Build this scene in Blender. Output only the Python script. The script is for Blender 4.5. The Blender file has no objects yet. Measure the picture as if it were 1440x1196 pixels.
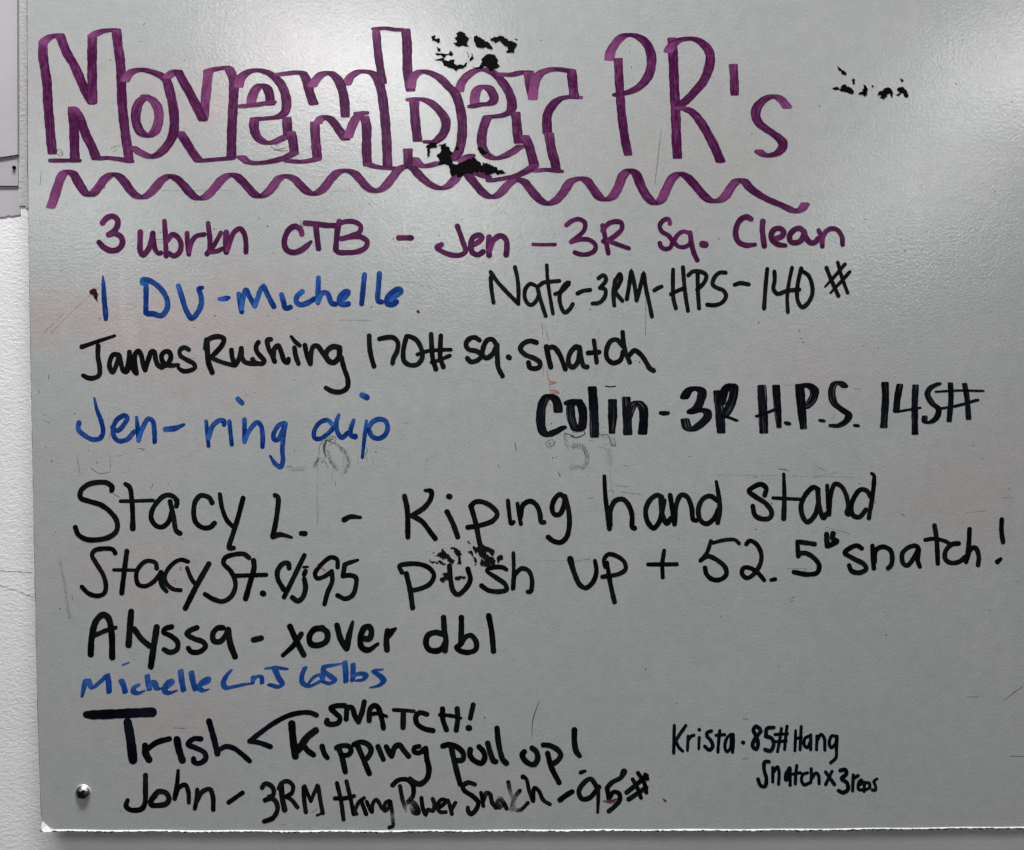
import bpy, math, random
from mathutils import Vector, Matrix

random.seed(11)
sc = bpy.context.scene
R = math.radians

# ------------------------------------------------------------------ camera, world, lamps, exposure
F_PX, DIST, PITCH = 1250.0, 1.25, R(1.9)      # focal length in photograph pixels, distance to the board, tilt down
CAMZ = DIST*math.tan(PITCH)                   # the board's origin (0,0,0) lies on the optical axis
cam = bpy.data.cameras.new("camera"); camo = bpy.data.objects.new("camera", cam)
sc.collection.objects.link(camo)
cam.sensor_width = 36.0; cam.lens = 36.0*F_PX/1440.0
camo.location = (0, -DIST, CAMZ); camo.rotation_euler = (math.pi/2-PITCH, 0, 0)
cam.clip_start = 0.05; cam.clip_end = 50
sc.camera = camo
sc.render.resolution_x = 1024; sc.render.resolution_y = 850

w = bpy.data.worlds.new("World"); sc.world = w; w.use_nodes = True
nt = w.node_tree; nt.nodes.clear()
wo = nt.nodes.new('ShaderNodeOutputWorld'); bg = nt.nodes.new('ShaderNodeBackground')
tc = nt.nodes.new('ShaderNodeTexCoord'); sx = nt.nodes.new('ShaderNodeSeparateXYZ')
mr = nt.nodes.new('ShaderNodeMapRange'); mr.inputs[1].default_value = -0.6; mr.inputs[2].default_value = 0.7
cr = nt.nodes.new('ShaderNodeValToRGB')
cr.color_ramp.elements[0].color = (0.035, 0.038, 0.038, 1); cr.color_ramp.elements[1].color = (0.42, 0.42, 0.43, 1)
nt.links.new(tc.outputs['Generated'], sx.inputs[0]); nt.links.new(sx.outputs[2], mr.inputs[0])
nt.links.new(mr.outputs[0], cr.inputs[0]); nt.links.new(cr.outputs[0], bg.inputs[0]); nt.links.new(bg.outputs[0], wo.inputs[0])
bg.inputs[1].default_value = 0.10
sc.view_settings.view_transform = 'Standard'; sc.view_settings.look = 'None'
sc.view_settings.exposure = 0.0; sc.view_settings.gamma = 1.0
sc.render.engine = 'CYCLES'

def area(name, loc, size, power, col=(1, 1, 1), rot=(0, 0, 0)):
    l = bpy.data.lights.new(name, 'AREA'); l.shape = 'RECTANGLE'; l.size, l.size_y = size
    l.energy = power; l.color = col
    o = bpy.data.objects.new(name, l); sc.collection.objects.link(o)
    o.location = loc; o.rotation_euler = rot
    return o
CEIL = CAMZ+1.3
# row of fittings close to the wall (lights the board at a steep angle), then the fittings mirrored in the gloss
area("ceiling_lamp", (-0.45, -0.85, CAMZ+2.6), (1.5, 0.4), 150, (1.0, 0.995, 0.995))
area("ceiling_lamp", (-0.62, -2.35, CEIL), (0.80, 0.95), 23, (1.0, 0.955, 0.985))
area("ceiling_lamp", (2.05, -2.35, CEIL), (0.66, 0.95), 15, (0.99, 0.965, 1.0))
for x in (-3.0, -0.4, 2.6):
    area("ceiling_lamp", (x, -4.9, CEIL), (0.75, 1.5), 34, (0.985, 0.985, 1.0))

# ------------------------------------------------------------------ photograph pixel -> point in the place
def P(px, py, y=0.0):
    """Point where the line of sight through photograph pixel (px,py) meets the plane at depth y."""
    dx, dz = (px-720)/F_PX, -(py-598)/F_PX
    c, s = math.cos(PITCH), math.sin(PITCH)
    dy2 = c*1.0 + s*dz; dz2 = -s*1.0 + c*dz
    t = (y+DIST)/dy2
    return Vector((dx*t, y, CAMZ+dz2*t))

# ------------------------------------------------------------------ material helpers
def newmat(name):
    m = bpy.data.materials.new(name); m.use_nodes = True
    return m, m.node_tree, m.node_tree.nodes['Principled BSDF']
def N(nt, typ, **kw):
    n = nt.nodes.new(typ)
    for k, v in kw.items():
        if k.startswith('i_'): n.inputs[k[2:]].default_value = v
        else: setattr(n, k, v)
    return n
def noise(nt, vec, scale, detail=3, rough=0.5, dist=0.0):
    n = nt.nodes.new('ShaderNodeTexNoise'); n.inputs['Scale'].default_value = scale
    n.inputs['Detail'].default_value = detail; n.inputs['Roughness'].default_value = rough
    n.inputs['Distortion'].default_value = dist
    if vec is not None: nt.links.new(vec, n.inputs['Vector'])
    return n.outputs['Fac']
def remap(nt, v, a, b, c, d):
    n = nt.nodes.new('ShaderNodeMapRange'); nt.links.new(v, n.inputs[0])
    for i, x in enumerate((a, b, c, d)): n.inputs[i+1].default_value = x
    return n.outputs[0]
def mix(nt, f, a, b, mode='MIX'):
    n = nt.nodes.new('ShaderNodeMix'); n.data_type = 'RGBA'; n.blend_type = mode
    for sock, v in ((n.inputs[0], f), (n.inputs[6], a), (n.inputs[7], b)):
        if hasattr(v, 'links'): nt.links.new(v, sock)
        elif isinstance(v, (int, float)): sock.default_value = v
        else: sock.default_value = (*v, 1) if len(v) == 3 else v
    return n.outputs[2]
def mth(nt, op, a, b=None, clamp=False):
    n = nt.nodes.new('ShaderNodeMath'); n.operation = op; n.use_clamp = clamp
    for i, v in enumerate((a, b)):
        if v is None: continue
        if hasattr(v, 'links'): nt.links.new(v, n.inputs[i])
        else: n.inputs[i].default_value = v
    return n.outputs[0]
def mapping(nt, src, scale, loc=(0, 0, 0)):
    n = nt.nodes.new('ShaderNodeMapping'); nt.links.new(src, n.inputs[0])
    n.inputs['Scale'].default_value = scale; n.inputs['Location'].default_value = loc
    return n.outputs[0]

def ball(nt, pos, c, rx, rz, wob):
    """soft stain mask: an ellipse round c on the board, its rim broken by noise"""
    v = mapping(nt, pos, (1/rx, 0, 1/rz), (-c.x/rx, 0, -c.z/rz))
    ln = nt.nodes.new('ShaderNodeVectorMath'); ln.operation = 'LENGTH'; nt.links.new(v, ln.inputs[0])
    d = mth(nt, 'ADD', ln.outputs['Value'], wob)
    return remap(nt, d, 0.4, 1.25, 1, 0)

def board_material():
    m, nt, b = newmat("whiteboard laminate")
    g = nt.nodes.new('ShaderNodeNewGeometry'); pos = g.outputs['Position']
    n1 = noise(nt, pos, 5, 4, .6); n2 = noise(nt, pos, 55, 3, .6); n3 = noise(nt, pos, 560, 2, .8)
    col = mix(nt, remap(nt, n1, .35, .65, 0, 1), (.400, .421, .409), (.426, .436, .430))
    wob = remap(nt, noise(nt, pos, 9, 5, .65, .6), .3, .7, -.45, .45)
    # reddish residue of wiped ink (left), and a warmer cast right of the middle
    for (px, py, rx, ry, k) in ((120, 440, .10, .055, .6), (300, 480, .17, .10, .45), (210, 150, .14, .07, .28), (180, 640, .12, .05, .15),
                                (250, 1010, .16, .05, .28), (180, 800, .13, .06, .3), (1370, 690, .12, .10, .35), (1150, 520, .10, .06, .2),
                                (990, 220, .16, .10, .18), (620, 1110, .16, .03, .22), (400, 100, .1, .1, .2), (260, 1100, .08, .04, .2)):
        c = P(px, py)
        f = mth(nt, 'MULTIPLY', ball(nt, pos, c, rx, ry, wob), k)
        col = mix(nt, f, col, (.46, .375, .365))
    # paler wiped streaks
    for (px, py, rx, ry, k) in ((172, 420, .006, .04, .45), (182, 460, .012, .03, .3), (520, 560, .2, .02, .12)):
        c = P(px, py)
        col = mix(nt, mth(nt, 'MULTIPLY', ball(nt, pos, c, rx, ry, wob), k), col, (.53, .53, .52))
    col = mix(nt, 1.0, col, mix(nt, remap(nt, n2, .3, .7, 0, 1), (.95, .95, .95), (1.04, 1.04, 1.04)), 'MULTIPLY')
    col = mix(nt, 1.0, col, mix(nt, remap(nt, n3, .25, .75, 0, 1), (.78, .79, .78), (1.20, 1.19, 1.21)), 'MULTIPLY')
    sp = noise(nt, pos, 260, 1, .5)
    col = mix(nt, remap(nt, sp, .775, .80, 0, .6), col, (.10, .09, .09))
    nt.links.new(col, b.inputs['Base Color'])
    r = remap(nt, noise(nt, pos, 14, 5, .65), .3, .7, .22, .32); nt.links.new(r, b.inputs['Roughness'])
    b.inputs['Specular IOR Level'].default_value = 0.5; b.inputs['Coat Weight'].default_value = 1.0; b.inputs['Coat IOR'].default_value = 1.62
    rc = remap(nt, noise(nt, pos, 11, 5, .65), .3, .7, .14, .21); nt.links.new(rc, b.inputs['Coat Roughness'])
    bp = N(nt, 'ShaderNodeBump'); bp.inputs['Strength'].default_value = .25; bp.inputs['Distance'].default_value = .0010
    h = mth(nt, 'ADD', noise(nt, pos, 240, 3, .6), mth(nt, 'MULTIPLY', noise(nt, mapping(nt, pos, (.8, 1, 1)), 95, 2, .5), .3))
    nt.links.new(h, bp.inputs['Height']); nt.links.new(bp.outputs[0], b.inputs['Normal']); nt.links.new(bp.outputs[0], b.inputs['Coat Normal'])
    return m

def wall_material(name, base, lump, scale, dist):
    m, nt, b = newmat(name)
    g = nt.nodes.new('ShaderNodeNewGeometry'); pos = g.outputs['Position']
    col = mix(nt, remap(nt, noise(nt, pos, 6, 4, .6), .35, .65, 0, 1), base, tuple(x*.9 for x in base))
    col = mix(nt, remap(nt, noise(nt, pos, 90, 4, .7), .66, .75, 0, .35), col, tuple(x*.55 for x in base))
    nt.links.new(col, b.inputs['Base Color']); b.inputs['Roughness'].default_value = .75
    b.inputs['Specular IOR Level'].default_value = .2
    bp = N(nt, 'ShaderNodeBump'); bp.inputs['Strength'].default_value = lump; bp.inputs['Distance'].default_value = dist
    h = noise(nt, mapping(nt, pos, (.75, 1, 1.2)), scale, 5, .62, .5)
    h = mth(nt, 'ADD', h, mth(nt, 'MULTIPLY', noise(nt, pos, scale*4, 3, .6), .3))
    nt.links.new(h, bp.inputs['Height']); nt.links.new(bp.outputs[0], b.inputs['Normal'])
    return m

def plain(name, col, rough=.5, metal=0.0, var=.1, scale=300, bump=0.0):
    m, nt, b = newmat(name)
    g = nt.nodes.new('ShaderNodeNewGeometry')
    n = noise(nt, g.outputs['Position'], scale, 4, .65)
    c = mix(nt, remap(nt, n, .3, .7, 0, 1), tuple(x*(1-var) for x in col), tuple(min(1, x*(1+var)) for x in col))
    nt.links.new(c, b.inputs['Base Color']); b.inputs['Specular IOR Level'].default_value = .5 if metal else .04; b.inputs['Roughness'].default_value = rough; b.inputs['Metallic'].default_value = metal
    if bump:
        bp = N(nt, 'ShaderNodeBump'); bp.inputs['Strength'].default_value = bump; bp.inputs['Distance'].default_value = .001
        nt.links.new(n, bp.inputs['Height']); nt.links.new(bp.outputs[0], b.inputs['Normal'])
    return m

def ink_material(name, dark, light, streak, rough=.3, wear=0.0, spec=.1, dry=0.0, soft=0.0):
    """marker ink: 'dens' says how thickly it was laid down along the stroke, UV runs along and across the stroke"""
    m, nt, b = newmat(name)
    a = N(nt, 'ShaderNodeAttribute', attribute_name='dens'); o = N(nt, 'ShaderNodeAttribute', attribute_name='op')
    uv = N(nt, 'ShaderNodeUVMap', uv_map='UVMap'); sp = nt.nodes.new('ShaderNodeSeparateXYZ'); nt.links.new(uv.outputs[0], sp.inputs[0])
    st = noise(nt, mapping(nt, uv.outputs[0], (.035, 3.4, 1)), 1.0, 4, .6)
    st2 = noise(nt, mapping(nt, uv.outputs[0], (.16, 1.0, 1), (5, 3, 0)), 1.0, 3, .6)
    av = mth(nt, 'ABSOLUTE', sp.outputs[1])
    edge = remap(nt, av, .62, .95, 0, 1)
    f = mth(nt, 'ADD', a.outputs['Fac'], remap(nt, st, .3, .7, -streak, streak))
    f = mth(nt, 'ADD', f, remap(nt, st2, .3, .7, -streak*.5, streak*.5))
    f = mth(nt, 'ADD', f, mth(nt, 'MULTIPLY', edge, .22), True)
    col = mix(nt, f, light, dark)
    nt.links.new(col, b.inputs['Base Color']); b.inputs['Roughness'].default_value = rough
    b.inputs['Specular IOR Level'].default_value = spec
    g = nt.nodes.new('ShaderNodeNewGeometry')
    grain = noise(nt, g.outputs['Position'], 700, 3, .7)
    ra = mth(nt, 'ADD', av, remap(nt, grain, .3, .7, -.16, .12))         # ragged rim
    rim = remap(nt, ra, 1.0-soft, 1.08, 1, 0)
    al = mth(nt, 'MULTIPLY', rim, remap(nt, mth(nt, 'ADD', o.outputs['Fac'], remap(nt, grain, .3, .7, -.5, .5)), 0.0, 1.0, 0, 1))
    hard = remap(nt, o.outputs['Fac'], .95, 1.0, 0, 1)
    al = mth(nt, 'MAXIMUM', al, mth(nt, 'MULTIPLY', rim, hard))
    if wear:
        wn = noise(nt, g.outputs['Position'], 300, 4, .7)
        al = mth(nt, 'MULTIPLY', al, remap(nt, wn, .66, .74, 1, 1-wear))
    if dry:
        dn = noise(nt, mapping(nt, uv.outputs[0], (.016, 5.5, 1), (0, 7, 0)), 1.0, 3, .5)
        al = mth(nt, 'MULTIPLY', al, remap(nt, dn, .60, .70, 1, 1-dry))
    al2 = mth(nt, 'MULTIPLY', al, 1.0, True)
    nt.links.new(al2, b.inputs['Alpha'])
    return m

MAT = dict(
    purple=ink_material("purple marker ink", (.054, .005, .044), (.235, .062, .185), .38),
    plum=ink_material("plum marker ink", (.050, .006, .040), (.17, .030, .130), .26),
    blue=ink_material("blue marker ink", (.002, .024, .165), (.04, .17, .52), .34),
    bluethin=ink_material("worn blue marker ink", (.006, .045, .23), (.05, .16, .45), .30),
    black=ink_material("black marker ink", (.0015, .0018, .0025), (.012, .014, .017), .22, .38),
    inkblack=ink_material("heavy black marker ink", (.0012, .0018, .0045), (.010, .013, .019), .22, .38),
    wornblack=ink_material("wiped black marker ink", (.0015, .0018, .0025), (.016, .018, .020), .25, .38, .5),
    boldblack=ink_material("thick streaky black marker ink", (.0009, .0013, .0032), (.011, .013, .019), .35, .38, dry=.8),
    ghost=ink_material("faint wiped ink", (.02, .02, .02), (.07, .07, .07), .2, .5, soft=.55),
    scratch=ink_material("scratches", (.05, .045, .045), (.10, .10, .10), .2, .5),
    orangeghost=ink_material("faint orange ink", (.42, .12, .06), (.55, .22, .14), .2, .5, soft=.2),
)
M_BOARD = board_material()
M_WALL = wall_material("lumpy painted wall", (.85, .85, .855), .32, 190, .004)
M_SMOOTH = wall_material("smooth painted wall patch", (.46, .44, .47), .12, 60, .002)
M_STRIP = wall_material("smooth grey wall patch", (.42, .41, .43), .12, 60, .002)
M_WALL_SHADE = wall_material('lumpy wall with shade in its grey', (.50, .49, .50), .35, 170, .004)
M_LIP = plain("bright chipped laminate edge", (.70, .71, .71), .5, 0, .08, 400, .2)
M_CORE_SHADE = plain("dark board core and gap shade", (.10, .095, .09), .9, 0, .3, 500, .4)  # crumbs of core, and the painted shadow of the left gap
M_OLD = plain("old dried black ink", (.0022, .0022, .003), .7, 0, .5, 400, .1)
M_BROWN = plain("old dried brown black ink", (.009, .007, .008), .7, 0, .5, 400, .1)
M_RB = plain("dried red brown ink", (.035, .008, .008), .5, 0, .4, 900, .3)
M_RI = plain("dark red ink", (.10, .03, .055), .5, 0, .5, 900, .3)
M_STEEL = plain("bright screw steel", (.72, .74, .76), .30, 1.0, .15, 900, .15)
M_RIM = plain('scuffed bright screw rim', (.8, .82, .82), .45, .6, .15, 900, .15)
M_DARKHOLE = plain("dark recess", (.006, .006, .007), .8, 0, .2, 400)
M_DIRT = plain("dark specks", (.05, .045, .045), .7, 0, .4, 500)

# ------------------------------------------------------------------ object helpers
def link(name, verts, faces, mat, parent=None, uvs=None, attrs=None, smooth=False):
    me = bpy.data.meshes.new(name); me.from_pydata([tuple(v) for v in verts], [], faces); me.update()
    if uvs:
        ul = me.uv_layers.new(name='UVMap')
        for l in me.loops: ul.data[l.index].uv = uvs[l.vertex_index]
    if attrs:
        for k, vals in attrs.items():
            at = me.attributes.new(k, 'FLOAT', 'POINT'); at.data.foreach_set('value', vals)
    if mat: me.materials.append(mat)
    if smooth:
        for p in me.polygons: p.use_smooth = True
    o = bpy.data.objects.new(name, me); sc.collection.objects.link(o)
    if parent: o.parent = parent
    return o
def empty(name, parent=None):
    o = bpy.data.objects.new(name, None); o.empty_display_size = .05; sc.collection.objects.link(o)
    if parent: o.parent = parent
    return o
def prism(name, pts, y0, y1, mat, parent=None):
    """outline of (px,py) seen at depth y0, extruded back to y1"""
    n = len(pts)
    f = [P(x, y, y0) for x, y in pts]
    v = f + [Vector((p.x, y1, p.z)) for p in f]
    faces = [tuple(range(n)), tuple(range(2*n-1, n-1, -1))] + [(i, i+n, (i+1) % n+n, (i+1) % n) for i in range(n)]
    o = link(name, v, faces, mat, parent)
    return o
def chip(pts, depth, amp, rnd):
    """roughen a closed outline by midpoint displacement"""
    for k in range(depth):
        out = []
        for i, (x, y) in enumerate(pts):
            x2, y2 = pts[(i+1) % len(pts)]; L = math.hypot(x2-x, y2-y)
            j = rnd.gauss(0, amp)*L
            out += [(x, y), ((x+x2)/2-(y2-y)/max(L, .01)*j, (y+y2)/2+(x2-x)/max(L, .01)*j)]
        pts = out
    return pts

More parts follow.
